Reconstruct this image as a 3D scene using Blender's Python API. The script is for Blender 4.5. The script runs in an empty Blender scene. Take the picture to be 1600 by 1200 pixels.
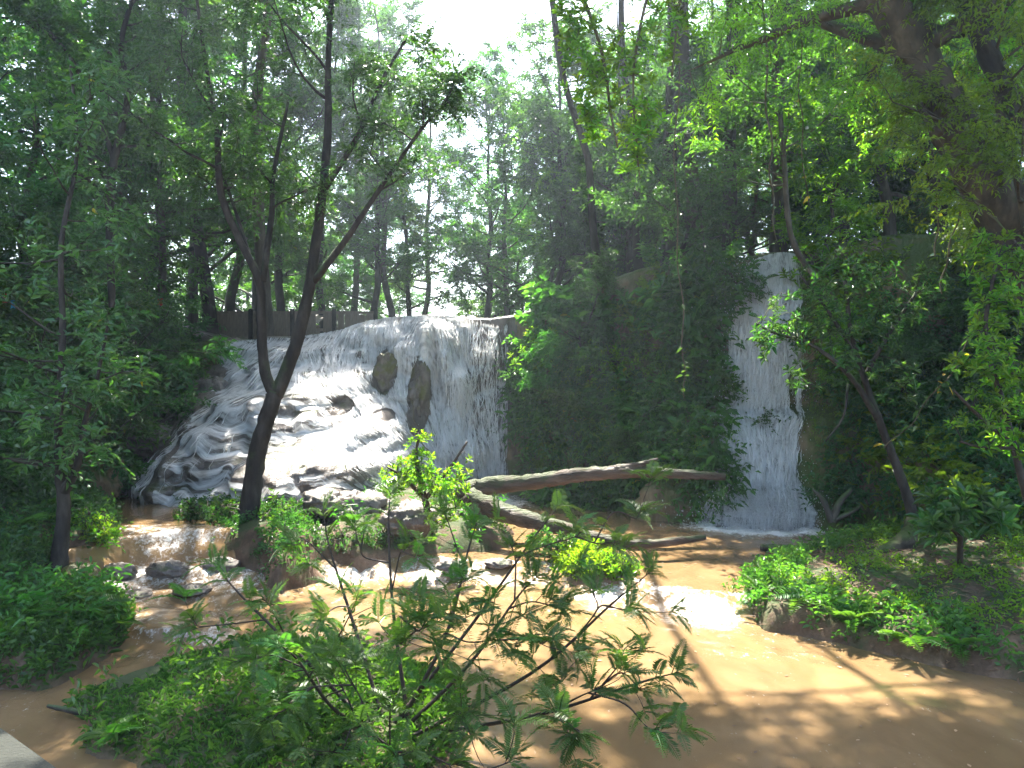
import bpy, math, random
import numpy as np
from mathutils import Vector, Matrix, Quaternion

# ------------------------------------------------------------------ camera, sky, sun, exposure
SC = bpy.context.scene
COL = SC.collection
F, H = 1256.0, 3.2                       # focal length in photo pixels, camera height over the lower pool
cam_data = bpy.data.cameras.new('camera')
cam_data.sensor_width = 36.0
cam_data.lens = 36.0 * F / 1600.0
cam_data.clip_start, cam_data.clip_end = 0.05, 1000.0
cam = bpy.data.objects.new('camera', cam_data)
COL.objects.link(cam)
cam.location = (0, 0, H)
cam.rotation_euler = (math.radians(90), 0, 0)
SC.camera = cam

SUN_EL, SUN_AZ = math.radians(57), math.radians(-8)      # azimuth from straight ahead, + to the right
world = bpy.data.worlds.new('World')
SC.world = world
world.use_nodes = True
wn = world.node_tree
wn.nodes.clear()
sky = wn.nodes.new('ShaderNodeTexSky')
sky.sky_type = 'NISHITA'
sky.sun_disc = False
sky.sun_elevation = SUN_EL
sky.sun_rotation = SUN_AZ
sky.air_density, sky.dust_density, sky.ozone_density = 1.0, 2.5, 1.0
bg = wn.nodes.new('ShaderNodeBackground')
bg.inputs['Strength'].default_value = 0.085
wo = wn.nodes.new('ShaderNodeOutputWorld')
wn.links.new(sky.outputs[0], bg.inputs['Color'])
wn.links.new(bg.outputs[0], wo.inputs['Surface'])

sun_data = bpy.data.lights.new('sun', 'SUN')
sun_data.energy = 4.0
sun_data.angle = math.radians(0.53)
sun_data.color = (1.0, 0.95, 0.86)
sun = bpy.data.objects.new('sun', sun_data)
COL.objects.link(sun)
sdir = Vector((math.sin(SUN_AZ) * math.cos(SUN_EL), math.cos(SUN_AZ) * math.cos(SUN_EL), math.sin(SUN_EL)))
sun.rotation_euler = sdir.to_track_quat('Z', 'Y').to_euler()
sun.location = sdir * 60

vs = SC.view_settings
vs.view_transform = 'Standard'
vs.look = 'None'
vs.exposure = 3.15
vs.gamma = 1.0
vs.use_curve_mapping = False
cy = SC.cycles
cy.max_bounces = 5
cy.diffuse_bounces = 3
cy.glossy_bounces = 2
cy.transmission_bounces = 4
cy.transparent_max_bounces = 8
cy.use_adaptive_sampling = True
cy.adaptive_threshold = 0.02
cy.volume_bounces = 0
cy.sample_clamp_indirect = 6.0
cy.use_denoising = True
cy.caustics_reflective = False
cy.caustics_refractive = False

# ------------------------------------------------------------------ helpers
R_ = np.random.default_rng


def P(u, v, Y):
    """photo pixel at depth Y -> world point"""
    return np.array([(u - 800) / F * Y, Y, H - (v - 600) / F * Y])


def G(u, v, z):
    """photo pixel on the level z -> x, y"""
    Y = (H - z) * F / (v - 600.0)
    return np.array([(u - 800) / F * Y, Y])


def norm(a):
    return a / np.maximum(np.linalg.norm(a, axis=-1, keepdims=True), 1e-9)


def smooth(a, b, x):
    t = np.clip((x - a) / (b - a), 0, 1)
    return t * t * (3 - 2 * t)


def _hash(ix, iy, iz, seed):
    h = (ix * 374761393 + iy * 668265263 + iz * 2147483647 + seed * 1274126177) & 0xFFFFFFFF
    h = ((h ^ (h >> 13)) * 1274126177) & 0xFFFFFFFF
    h = (h ^ (h >> 16)) & 0xFFFFFF
    return h.astype(np.float64) / float(0xFFFFFF)


def noise3(p, seed=0):
    """value noise, -1..1"""
    p = np.asarray(p, float)
    i = np.floor(p).astype(np.int64)
    f = p - i
    f = f * f * (3 - 2 * f)
    r = 0
    for a in (0, 1):
        wx = f[..., 0] if a else 1 - f[..., 0]
        for b in (0, 1):
            wy = f[..., 1] if b else 1 - f[..., 1]
            for c in (0, 1):
                wz = f[..., 2] if c else 1 - f[..., 2]
                r = r + wx * wy * wz * _hash(i[..., 0] + a, i[..., 1] + b, i[..., 2] + c, seed)
    return r * 2 - 1


def fbm(x, y, z=None, s=1.0, oct=4, seed=0):
    x = np.asarray(x, float)
    y = np.asarray(y, float) + 0 * x
    z = (np.zeros_like(x) if z is None else np.asarray(z, float) + 0 * x)
    p = np.stack([x, y, z], -1) * s
    r, a, t = 0, 1.0, 0.0
    for o in range(oct):
        r = r + a * noise3(p * 2 ** o + 17.3 * o, seed + o)
        t += a
        a *= 0.5
    return r / t


class MB:
    """collects vertices and faces, builds ONE mesh"""

    def __init__(self):
        self.v, self.f, self.r, self.m, self.n = [], [], [], [], 0

    def add(self, v, f, rnd=0.5, mat=0):
        v = np.asarray(v, np.float32).reshape(-1, 3)
        f = np.asarray(f, np.int64)
        self.v.append(v)
        self.f.append(f + self.n)
        self.r.append(np.broadcast_to(np.asarray(rnd, np.float32), (len(f),)).copy())
        self.m.append(np.full(len(f), mat, np.int32))
        self.n += len(v)
        return self

    def mesh(self, name, mats, smooth_=True, pattr=None):
        me = bpy.data.meshes.new(name)
        if self.n:
            v = np.concatenate(self.v)
            me.vertices.add(len(v))
            me.vertices.foreach_set('co', v.ravel())
            loops = np.concatenate([f.ravel() for f in self.f])
            tot = np.concatenate([np.full(len(f), f.shape[1], np.int64) for f in self.f])
            start = np.concatenate([[0], np.cumsum(tot)[:-1]])
            me.loops.add(len(loops))
            me.loops.foreach_set('vertex_index', loops.astype(np.int32))
            me.polygons.add(len(tot))
            me.polygons.foreach_set('loop_start', start.astype(np.int32))
            me.polygons.foreach_set('use_smooth', np.full(len(tot), smooth_, bool))
            me.polygons.foreach_set('material_index', np.concatenate(self.m))
            at = me.attributes.new('rnd', 'FLOAT', 'FACE')
            at.data.foreach_set('value', np.concatenate(self.r))
            for k, arr in (pattr or {}).items():
                arr = np.asarray(arr, np.float32)
                if arr.ndim == 1:
                    a = me.attributes.new(k, 'FLOAT', 'POINT')
                    a.data.foreach_set('value', arr)
                else:
                    a = me.attributes.new(k, 'FLOAT_VECTOR', 'POINT')
                    a.data.foreach_set('vector', arr.ravel())
        for m in (mats if isinstance(mats, (list, tuple)) else [mats]):
            me.materials.append(m)
        me.update(calc_edges=True)
        return me

    def obj(self, name, mats, parent=None, smooth_=True, pattr=None, **kw):
        return link(name, self.mesh(name, mats, smooth_, pattr), parent, **kw)


def link(name, data, parent=None, label=None, cat=None, group=None, kind=None, loc=None, rot=None, scale=None):
    o = bpy.data.objects.new(name, data)
    COL.objects.link(o)
    if parent is not None:
        o.parent = parent
    tag(o, label, cat, group, kind)
    if loc is not None:
        o.location = [float(c) for c in loc]
    if rot is not None:
        o.rotation_euler = [float(c) for c in rot]
    if scale is not None:
        o.scale = (scale,) * 3 if np.isscalar(scale) else [float(c) for c in scale]
    return o


def tag(o, label=None, cat=None, group=None, kind=None):
    for k, val in (('label', label), ('category', cat), ('group', group), ('kind', kind)):
        if val:
            o[k] = val
    return o


def empty(name, loc, label, cat, group=None, rotz=0.0, scale=1.0):
    return link(name, None, None, label, cat, group, None, loc, (0, 0, rotz), scale)


def grid_faces(nr, nc):
    i = np.arange(nr - 1)[:, None] * nc + np.arange(nc - 1)[None, :]
    i = i.ravel()
    return np.stack([i, i + 1, i + nc + 1, i + nc], 1)


def tube(mb, path, rad, sides=6, rnd=0.5, rough=0.0, rng=None, cap=True, mat=0):
    path = np.asarray(path, float)
    rad = np.broadcast_to(np.asarray(rad, float), (len(path),))
    t = norm(np.gradient(path, axis=0))
    ref = np.array([0, 0, 1.0]) if abs(t[0, 2]) < 0.9 else np.array([1.0, 0, 0])
    a = np.zeros_like(path)
    p = norm(np.cross(t[0], ref))
    for i in range(len(path)):
        p = p - t[i] * np.dot(p, t[i])
        p = p / max(np.linalg.norm(p), 1e-9)
        a[i] = p
    b = np.cross(t, a)
    ang = np.arange(sides) / sides * 2 * np.pi
    rr = rad[:, None] * np.ones((1, sides))
    if rough and rng is not None:
        rr = rr * (1 + rough * rng.normal(size=rr.shape))
    ring = path[:, None] + rr[..., None] * (np.cos(ang)[None, :, None] * a[:, None] + np.sin(ang)[None, :, None] * b[:, None])
    v = ring.reshape(-1, 3)
    n = len(path)
    i = np.arange(n - 1)[:, None] * sides + np.arange(sides)[None, :]
    j = np.arange(n - 1)[:, None] * sides + (np.arange(sides)[None, :] + 1) % sides
    f = np.stack([i, j, j + sides, i + sides], -1).reshape(-1, 4)
    mb.add(v, f, rnd, mat)
    if cap:
        mb.f.append(np.array([np.arange(sides)[::-1] + mb.n - len(v), np.arange(sides) + mb.n - sides]))
        mb.r.append(np.full(2, 0.5, np.float32))
        mb.m.append(np.full(2, mat, np.int32))


def catmull(pts, n=8):
    """smooth curve through control points (any number of columns)"""
    p = np.asarray(pts, float)
    p = np.vstack([2 * p[0] - p[1], p, 2 * p[-1] - p[-2]])
    out = []
    for i in range(1, len(p) - 2):
        t = np.linspace(0, 1, n, endpoint=False)[:, None]
        a, b, c, d = p[i - 1], p[i], p[i + 1], p[i + 2]
        out.append(0.5 * ((2 * b) + (c - a) * t + (2 * a - 5 * b + 4 * c - d) * t ** 2 + (3 * b - a - 3 * c + d) * t ** 3))
    out.append(p[-2][None])
    return np.concatenate(out)


def leaves4(mb, p, d, n, L, w=0.42, fold=0.12, droop=0.1, rnd=None, mat=0):
    """diamond leaves, folded along the midrib; one quad each"""
    N = len(p)
    d = norm(d)
    s = norm(np.cross(d, n))
    n = np.cross(s, d)
    L = np.broadcast_to(L, (N,))[:, None]
    w = np.broadcast_to(w, (N,))[:, None]
    mid = p + d * L * 0.45 + n * L * fold
    tip = p + d * L
    tip[:, 2] -= (droop * L[:, 0])
    v = np.stack([p, mid + s * L * w * 0.5 - n * L * fold * .0, tip, mid - s * L * w * 0.5], 1)
    v[:, 0] += 0
    f = np.arange(N * 4).reshape(N, 4)
    mb.add(v.reshape(-1, 3), f, np.random.rand(N) if rnd is None else rnd, mat)


def leaves6(mb, p, d, n, L, w=0.4, fold=0.1, droop=0.18, rnd=None, mat=0):
    """oval pointed leaves, two folded halves, drooping tip"""
    N = len(p)
    d = norm(d)
    s = norm(np.cross(d, n))
    n = np.cross(s, d)
    L = np.broadcast_to(L, (N,))[:, None]
    w = np.broadcast_to(w, (N,))[:, None]
    dz = np.zeros((N, 3))
    dz[:, 2] = -1
    m1, m2, tip = p + d * L * .33, p + d * L * .7 + dz * L * droop * .35, p + d * L + dz * L * droop
    up = n * L * fold
    v = np.stack([p, m1 + s * L * w * .48 + up, m2 + s * L * w * .36 + up, tip, m2 - s * L * w * .36 + up, m1 - s * L * w * .48 + up], 1)
    b = np.arange(N)[:, None] * 6
    f = np.concatenate([b + np.array([[0, 1, 2, 3]]), b + np.array([[0, 3, 4, 5]])])
    r = np.random.rand(N) if rnd is None else np.broadcast_to(rnd, (N,))
    mb.add(v.reshape(-1, 3), f, np.concatenate([r, r]), mat)


# ------------------------------------------------------------------ materials
def new_mat(name):
    m = bpy.data.materials.new(name)
    m.use_nodes = True
    nt = m.node_tree
    nt.nodes.clear()
    out = nt.nodes.new('ShaderNodeOutputMaterial')
    return m, nt, out


def nd(nt, typ, **kw):
    n = nt.nodes.new(typ)
    for k, v in kw.items():
        if k.startswith('i_'):
            n.inputs[k[2:].replace('_', ' ')].default_value = v
        else:
            setattr(n, k, v)
    return n


def ramp(nt, stops, fac=None, interp='LINEAR'):
    r = nt.nodes.new('ShaderNodeValToRGB')
    r.color_ramp.interpolation = interp
    el = r.color_ramp.elements
    while len(el) < len(stops):
        el.new(0.5)
    for e, (pos, c) in zip(el, stops):
        e.position = pos
        e.color = (c if len(c) == 4 else (*c, 1)) if not np.isscalar(c) else (c, c, c, 1)
    if fac is not None:
        nt.links.new(fac, r.inputs[0])
    return r


def mathn(nt, op, a, b=None, clamp=False):
    n = nt.nodes.new('ShaderNodeMath')
    n.operation = op
    n.use_clamp = clamp
    for k, x in ((0, a), (1, b)):
        if x is None:
            continue
        if isinstance(x, (int, float)):
            n.inputs[k].default_value = x
        else:
            nt.links.new(x, n.inputs[k])
    return n.outputs[0]


def mixc(nt, fac, a, b, blend='MIX'):
    n = nt.nodes.new('ShaderNodeMix')
    n.data_type = 'RGBA'
    n.blend_type = blend
    for sock, x in ((n.inputs['Factor'], fac), (n.inputs['A'], a), (n.inputs['B'], b)):
        if isinstance(x, (int, float)):
            sock.default_value = x
        elif isinstance(x, tuple):
            sock.default_value = (*x, 1)
        else:
            nt.links.new(x, sock)
    return n.outputs['Result']


def noise_node(nt, scale, detail=4, rough=0.55, vec=None, distort=0.0):
    n = nt.nodes.new('ShaderNodeTexNoise')
    n.inputs['Scale'].default_value = scale
    n.inputs['Detail'].default_value = detail
    n.inputs['Roughness'].default_value = rough
    n.inputs['Distortion'].default_value = distort
    if vec is not None:
        nt.links.new(vec, n.inputs['Vector'])
    return n.outputs['Fac']


def leaf_mat(name, dark, mid, light, trans=0.45, rough=0.38, yellow=None, tcol=None):
    m, nt, out = new_mat(name)
    at = nd(nt, 'ShaderNodeAttribute', attribute_name='rnd')
    stops = [(0.0, dark), (0.5, mid), (0.93 if yellow else 1.0, light)]
    if yellow:
        stops += [(0.965, light), (0.985, yellow)]
    cr = ramp(nt, stops, at.outputs['Fac'])
    oi = nd(nt, 'ShaderNodeObjectInfo')
    hs = nd(nt, 'ShaderNodeHueSaturation')
    nt.links.new(cr.outputs[0], hs.inputs['Color'])
    nt.links.new(mathn(nt, 'ADD', mathn(nt, 'MULTIPLY', oi.outputs['Random'], 0.05), 0.475), hs.inputs['Hue'])
    nt.links.new(mathn(nt, 'ADD', mathn(nt, 'MULTIPLY', oi.outputs['Random'], 0.5), 0.75), hs.inputs['Value'])
    bs = nd(nt, 'ShaderNodeBsdfPrincipled')
    nt.links.new(hs.outputs[0], bs.inputs['Base Color'])
    bs.inputs['Roughness'].default_value = rough
    bs.inputs['Specular IOR Level'].default_value = 0.5
    tr = nd(nt, 'ShaderNodeBsdfTranslucent')
    tc = mixc(nt, 1.0, hs.outputs[0], tcol or (2.0, 2.3, 0.7), 'MULTIPLY')
    nt.links.new(tc, tr.inputs['Color'])
    mx = nd(nt, 'ShaderNodeMixShader')
    mx.inputs[0].default_value = trans
    nt.links.new(bs.outputs[0], mx.inputs[1])
    nt.links.new(tr.outputs[0], mx.inputs[2])
    nt.links.new(mx.outputs[0], out.inputs['Surface'])
    return m


def solid_mat(name, cols, scale=4.0, rough=0.8, bump=0.4, bscale=20.0, stretch=None, moss=None, moss_amt=0.5, spec=0.3, wet=0.0, dist=0.03):
    """noise-coloured rough surface with bump; moss = colour grown in patches, more on upward faces"""
    m, nt, out = new_mat(name)
    tc = nd(nt, 'ShaderNodeTexCoord')
    vec = tc.outputs['Object']
    if stretch:
        mp = nd(nt, 'ShaderNodeMapping')
        mp.inputs['Scale'].default_value = stretch
        nt.links.new(vec, mp.inputs['Vector'])
        vec = mp.outputs[0]
    f1 = noise_node(nt, scale, 6, 0.6, vec)
    n = len(cols)
    cr = ramp(nt, [(0.28 + 0.44 * i / (n - 1), c) for i, c in enumerate(cols)], f1)
    col = cr.outputs[0]
    f2 = noise_node(nt, bscale, 6, 0.65, vec)
    col = mixc(nt, 0.35, col, mixc(nt, 1.0, col, ramp(nt, [(0.3, 0.3), (0.7, 1.5)], f2).outputs[0], 'MULTIPLY'))
    if moss:
        geo = nd(nt, 'ShaderNodeNewGeometry')
        sp = nd(nt, 'ShaderNodeSeparateXYZ')
        nt.links.new(geo.outputs['Normal'], sp.inputs[0])
        fm = noise_node(nt, scale * 0.7 if scale < 3 else 1.8, 5, 0.6, tc.outputs['Object'])
        k = mathn(nt, 'ADD', mathn(nt, 'MULTIPLY', sp.outputs['Z'], 0.3), fm)
        mk = ramp(nt, [(0.75 - 0.45 * moss_amt, 0.0), (0.9 - 0.4 * moss_amt, 1.0)], k).outputs[0]
        fl = noise_node(nt, 35.0, 3, 0.6, tc.outputs['Object'])
        mcol = mixc(nt, fl, tuple(c * 0.5 for c in moss), tuple(min(1, c * 1.6) for c in moss))
        col = mixc(nt, mk, col, mcol)
    bs = nd(nt, 'ShaderNodeBsdfPrincipled')
    nt.links.new(col, bs.inputs['Base Color'])
    if wet:
        fw = noise_node(nt, 1.3, 3, 0.5, tc.outputs['Object'])
        nt.links.new(ramp(nt, [(0.35, rough * (1 - wet)), (0.65, rough)], fw).outputs[0], bs.inputs['Roughness'])
    else:
        bs.inputs['Roughness'].default_value = rough
    bs.inputs['Specular IOR Level'].default_value = spec
    bp = nd(nt, 'ShaderNodeBump')
    bp.inputs['Strength'].default_value = bump
    bp.inputs['Distance'].default_value = dist
    nt.links.new(f2, bp.inputs['Height'])
    nt.links.new(bp.outputs[0], bs.inputs['Normal'])
    nt.links.new(bs.outputs[0], out.inputs['Surface'])
    return m


def river_mat():
    m, nt, out = new_mat('muddy_water')
    tc = nd(nt, 'ShaderNodeTexCoord')
    foam = nd(nt, 'ShaderNodeAttribute', attribute_name='foam').outputs['Fac']
    mp = nd(nt, 'ShaderNodeMapping')
    mp.inputs['Scale'].default_value = (1.0, 0.55, 1.0)
    mp.inputs['Rotation'].default_value = (0, 0, math.radians(35))
    nt.links.new(tc.outputs['Object'], mp.inputs['Vector'])
    n1 = noise_node(nt, 9.0, 5, 0.65, mp.outputs[0], 0.6)
    n2 = noise_node(nt, 1.4, 3, 0.5, mp.outputs[0], 1.2)
    n3 = noise_node(nt, 30.0, 3, 0.6, mp.outputs[0], 0.4)
    mud = ramp(nt, [(0.3, (0.15, 0.093, 0.043)), (0.7, (0.21, 0.134, 0.066))], n2).outputs[0]
    n5 = noise_node(nt, 70.0, 2, 0.6, mp.outputs[0], 0.3)
    k = mathn(nt, 'ADD', foam, mathn(nt, 'SUBTRACT', mathn(nt, 'ADD', mathn(nt, 'MULTIPLY', n1, 1.5), mathn(nt, 'ADD', n3, mathn(nt, 'MULTIPLY', n5, 0.4))), 1.45))
    fk = ramp(nt, [(0.32, 0.0), (0.62, 0.5), (1.0, 1.0)], k).outputs[0]
    col = mixc(nt, fk, mud, (0.74, 0.71, 0.66))
    bs = nd(nt, 'ShaderNodeBsdfPrincipled')
    nt.links.new(col, bs.inputs['Base Color'])
    nt.links.new(mathn(nt, 'ADD', mathn(nt, 'MULTIPLY', fk, 0.45), 0.03), bs.inputs['Roughness'])
    bs.inputs['IOR'].default_value = 1.33
    bp = nd(nt, 'ShaderNodeBump')
    bp.inputs['Strength'].default_value = 0.45
    bp.inputs['Distance'].default_value = 0.045
    hgt = mathn(nt, 'ADD', mathn(nt, 'MULTIPLY', n1, mathn(nt, 'ADD', mathn(nt, 'MULTIPLY', foam, 2.0), 0.22)), mathn(nt, 'MULTIPLY', n3, mathn(nt, 'ADD', mathn(nt, 'MULTIPLY', foam, 0.8), 0.03)))
    nt.links.new(hgt, bp.inputs['Height'])
    nt.links.new(bp.outputs[0], bs.inputs['Normal'])
    nt.links.new(bs.outputs[0], out.inputs['Surface'])
    return m


def fall_mat():
    """sheet of falling water: white strands with gaps that let the rock behind show"""
    m, nt, out = new_mat('falling_water')
    fl = nd(nt, 'ShaderNodeAttribute', attribute_name='flow').outputs['Vector']
    foam = nd(nt, 'ShaderNodeAttribute', attribute_name='foam').outputs['Fac']
    n1 = noise_node(nt, 1.0, 6, 0.7, fl, 0.5)
    mp = nd(nt, 'ShaderNodeMapping')
    mp.inputs['Scale'].default_value = (0.28, 2.2, 1.0)
    nt.links.new(fl, mp.inputs['Vector'])
    n2 = noise_node(nt, 1.0, 4, 0.6, mp.outputs[0], 0.8)
    n4 = noise_node(nt, 2.6, 3, 0.6, fl, 0.3)
    k = mathn(nt, 'ADD', mathn(nt, 'ADD', mathn(nt, 'MULTIPLY', n1, 1.1), mathn(nt, 'MULTIPLY', n2, 0.8)), mathn(nt, 'SUBTRACT', mathn(nt, 'MULTIPLY', n4, 0.6), 0.75))
    a = ramp(nt, [(0.30, 0.0), (0.52, 0.75), (0.72, 1.0)], mathn(nt, 'ADD', k, mathn(nt, 'SUBTRACT', foam, 0.54))).outputs[0]
    col = ramp(nt, [(0.30, (0.22, 0.20, 0.18)), (0.46, (0.58, 0.58, 0.58)), (0.62, (0.9, 0.9, 0.9))], k).outputs[0]
    bs = nd(nt, 'ShaderNodeBsdfPrincipled')
    nt.links.new(col, bs.inputs['Base Color'])
    bs.inputs['Roughness'].default_value = 0.35
    bs.inputs['Specular IOR Level'].default_value = 0.4
    tl = nd(nt, 'ShaderNodeBsdfTranslucent')
    tl.inputs['Color'].default_value = (0.85, 0.85, 0.85, 1)
    ms = nd(nt, 'ShaderNodeMixShader')
    ms.inputs[0].default_value = 0.3
    nt.links.new(bs.outputs[0], ms.inputs[1])
    nt.links.new(tl.outputs[0], ms.inputs[2])
    bp = nd(nt, 'ShaderNodeBump')
    bp.inputs['Strength'].default_value = 1.0
    bp.inputs['Distance'].default_value = 0.10
    nt.links.new(k, bp.inputs['Height'])
    nt.links.new(bp.outputs[0], bs.inputs['Normal'])
    tr = nd(nt, 'ShaderNodeBsdfTransparent')
    mx = nd(nt, 'ShaderNodeMixShader')
    nt.links.new(a, mx.inputs[0])
    nt.links.new(tr.outputs[0], mx.inputs[1])
    nt.links.new(ms.outputs[0], mx.inputs[2])
    nt.links.new(mx.outputs[0], out.inputs['Surface'])
    return m


def drop_mat():
    m, nt, out = new_mat('white_water')
    bs = nd(nt, 'ShaderNodeBsdfPrincipled')
    at = nd(nt, 'ShaderNodeAttribute', attribute_name='rnd')
    nt.links.new(ramp(nt, [(0.0, (0.6, 0.58, 0.55)), (0.6, (0.84, 0.84, 0.84))], at.outputs['Fac']).outputs[0], bs.inputs['Base Color'])
    bs.inputs['Roughness'].default_value = 0.3
    tl = nd(nt, 'ShaderNodeBsdfTranslucent')
    tl.inputs['Color'].default_value = (0.85, 0.85, 0.85, 1)
    ms = nd(nt, 'ShaderNodeMixShader')
    ms.inputs[0].default_value = 0.4
    nt.links.new(bs.outputs[0], ms.inputs[1])
    nt.links.new(tl.outputs[0], ms.inputs[2])
    nt.links.new(ms.outputs[0], out.inputs['Surface'])
    return m


M = {}
M['leaf_deep'] = leaf_mat('leaf_deep_green', (0.02, 0.052, 0.018), (0.036, 0.09, 0.028), (0.065, 0.14, 0.036), 0.45)
M['leaf_mid'] = leaf_mat('leaf_mid_green', (0.028, 0.07, 0.018), (0.045, 0.115, 0.025), (0.08, 0.17, 0.035), 0.48, yellow=(0.30, 0.24, 0.03))
M['leaf_light'] = leaf_mat('leaf_light_green', (0.05, 0.115, 0.018), (0.085, 0.18, 0.024), (0.14, 0.24, 0.035), 0.6, tcol=(2.8, 2.8, 0.6))
M['leaf_near'] = leaf_mat('leaf_glossy', (0.026, 0.07, 0.02), (0.045, 0.11, 0.03), (0.09, 0.17, 0.04), 0.35, 0.28, yellow=(0.35, 0.26, 0.03))
M['frond'] = leaf_mat('frond_green', (0.045, 0.105, 0.024), (0.07, 0.15, 0.032), (0.11, 0.2, 0.045), 0.42, 0.42, yellow=(0.35, 0.25, 0.03))
M['fern'] = leaf_mat('fern_green', (0.04, 0.11, 0.025), (0.06, 0.15, 0.03), (0.1, 0.2, 0.04), 0.45, 0.45)
M['grass'] = leaf_mat('grass_green', (0.035, 0.08, 0.02), (0.06, 0.13, 0.03), (0.11, 0.19, 0.05), 0.4, 0.45, yellow=(0.25, 0.19, 0.07))
M['litter'] = leaf_mat('dead_leaf', (0.07, 0.035, 0.016), (0.16, 0.09, 0.045), (0.32, 0.21, 0.12), 0.2, 0.7, tcol=(1.2, 1.0, 0.7))
M['red_cloth'] = solid_mat('red_cloth', [(0.45, 0.02, 0.02), (0.55, 0.04, 0.03)], 6, 0.8, 0.2)
M['blue_cloth'] = solid_mat('blue_cloth', [(0.04, 0.2, 0.3), (0.06, 0.28, 0.38)], 6, 0.8, 0.2)
M['bark'] = solid_mat('dark_bark', [(0.014, 0.011, 0.009), (0.034, 0.027, 0.021), (0.075, 0.062, 0.05)], 6, 0.85, 0.7, 16, (1, 1, 0.35), (0.05, 0.07, 0.025), 0.35)
M['bark_pale'] = solid_mat('pale_bark', [(0.035, 0.029, 0.023), (0.08, 0.067, 0.052), (0.14, 0.12, 0.095)], 5, 0.85, 0.6, 18, (1, 1, 0.3), (0.06, 0.09, 0.03), 0.45)
M['bark_mossy'] = solid_mat('mossy_bark', [(0.03, 0.022, 0.015), (0.075, 0.058, 0.038), (0.13, 0.105, 0.07)], 5, 0.9, 0.8, 14, (1, 1, 0.4), (0.055, 0.075, 0.02), 0.42)
M['log'] = solid_mat('weathered_log', [(0.035, 0.023, 0.016), (0.10, 0.065, 0.045), (0.2, 0.145, 0.105)], 5, 0.8, 1.0, 14, (0.25, 1.5, 1.5), (0.06, 0.075, 0.03), 0.3, wet=0.4, dist=0.09)
M['stem'] = solid_mat('bush_stem', [(0.025, 0.017, 0.012), (0.06, 0.04, 0.028)], 8, 0.6, 0.4, 40)
M['vine'] = solid_mat('vine_bark', [(0.05, 0.04, 0.02), (0.13, 0.105, 0.05)], 6, 0.7, 0.5, 30)
M['rock'] = solid_mat('travertine', [(0.06, 0.048, 0.04), (0.13, 0.105, 0.088), (0.24, 0.205, 0.175)], 1.6, 0.6, 0.8, 9, (1.6, 1.6, 0.55), (0.05, 0.06, 0.02), 0.02, 0.4, 0.6, 0.06)
M['cliff'] = solid_mat('wet_cliff', [(0.09, 0.06, 0.035), (0.2, 0.14, 0.075), (0.3, 0.23, 0.13)], 1.3, 0.8, 0.9, 8, (1.8, 1.8, 0.5), (0.06, 0.085, 0.015), 0.55, 0.35, 0.5, 0.08)
M['boulder'] = solid_mat('mossy_boulder', [(0.07, 0.055, 0.04), (0.14, 0.11, 0.085), (0.22, 0.19, 0.16)], 2.2, 0.7, 0.9, 11, None, (0.09, 0.085, 0.015), 0.6, 0.4, 0.6, 0.05)
M['soil'] = solid_mat('bank_soil', [(0.05, 0.03, 0.018), (0.12, 0.075, 0.045), (0.2, 0.13, 0.085)], 2.5, 0.9, 0.8, 18, None, (0.04, 0.055, 0.018), 0.2)
M['concrete'] = solid_mat('old_concrete', [(0.012, 0.012, 0.011), (0.022, 0.022, 0.02), (0.04, 0.039, 0.036)], 3, 0.85, 0.6, 40, None, (0.018, 0.02, 0.014), 0.3)
M['plank'] = solid_mat('old_planks', [(0.1, 0.075, 0.05), (0.2, 0.15, 0.11), (0.3, 0.24, 0.18)], 3, 0.85, 0.5, 20, (1, 1, 0.3))
M['roof'] = solid_mat('tin_roof', [(0.12, 0.09, 0.07), (0.22, 0.17, 0.13)], 2, 0.6, 0.3, 20)
M['water'] = river_mat()
M['fall'] = fall_mat()
M['drop'] = drop_mat()

# ------------------------------------------------------------------ the cliff: a relief Y(x, z)
CP = np.array([
    # left cascade, from its lip down to the left pool
    (340, 530, 23.5), (420, 530, 23), (500, 525, 23), (560, 505, 22.8), (620, 498, 22.5), (680, 495, 22.3), (740, 500, 22.3), (800, 500, 22.3),
    (330, 580, 22.0), (360, 600, 21), (430, 590, 20.4), (520, 590, 20.6), (600, 600, 21.2), (650, 640, 21.2), (700, 620, 21.7), (760, 620, 22.0), (810, 620, 22.0),
    (250, 680, 19.6), (300, 660, 19), (350, 650, 18.7), (430, 670, 18.2), (520, 680, 18.4), (580, 690, 18.9), (620, 700, 19.8), (700, 700, 21.2), (760, 700, 21.8), (810, 700, 21.8),
    (180, 790, 17.5), (250, 790, 16.6), (330, 790, 16), (420, 795, 15.7), (500, 790, 15.9), (560, 775, 16.5), (620, 775, 17.6), (700, 755, 20.6), (760, 750, 21.6), (810, 750, 21.6),
    # bushy cliff between the two falls
    (850, 480, 22), (850, 620, 21.2), (850, 740, 20.7), (850, 800, 20.0), (950, 420, 21), (950, 600, 20.4), (950, 800, 19.4), (1050, 400, 20), (1050, 600, 19.4), (1050, 820, 17.8),
    (1120, 400, 19.6), (1120, 640, 18.9), (1120, 665, 18.2), (1120, 820, 17.2),
    # right fall and the wall beside it
    (1200, 390, 19), (1200, 440, 18.6), (1200, 600, 18.2), (1200, 740, 17.8), (1200, 820, 17.1), (1260, 400, 18.8), (1260, 600, 18.0), (1260, 820, 16.9),
    (1320, 400, 18.2), (1320, 600, 17.2), (1320, 820, 16.2), (1420, 400, 17.5), (1420, 600, 16.5), (1420, 820, 15.5), (1550, 400, 17), (1550, 600, 15.5), (1550, 800, 14),
    (1750, 400, 16), (1750, 600, 14.5), (1750, 780, 13),
    (150, 540, 22), (150, 640, 20.5), (150, 780, 18), (50, 560, 20), (50, 780, 16.5), (-100, 560, 18.5), (-100, 790, 14.5)], float)
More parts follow.
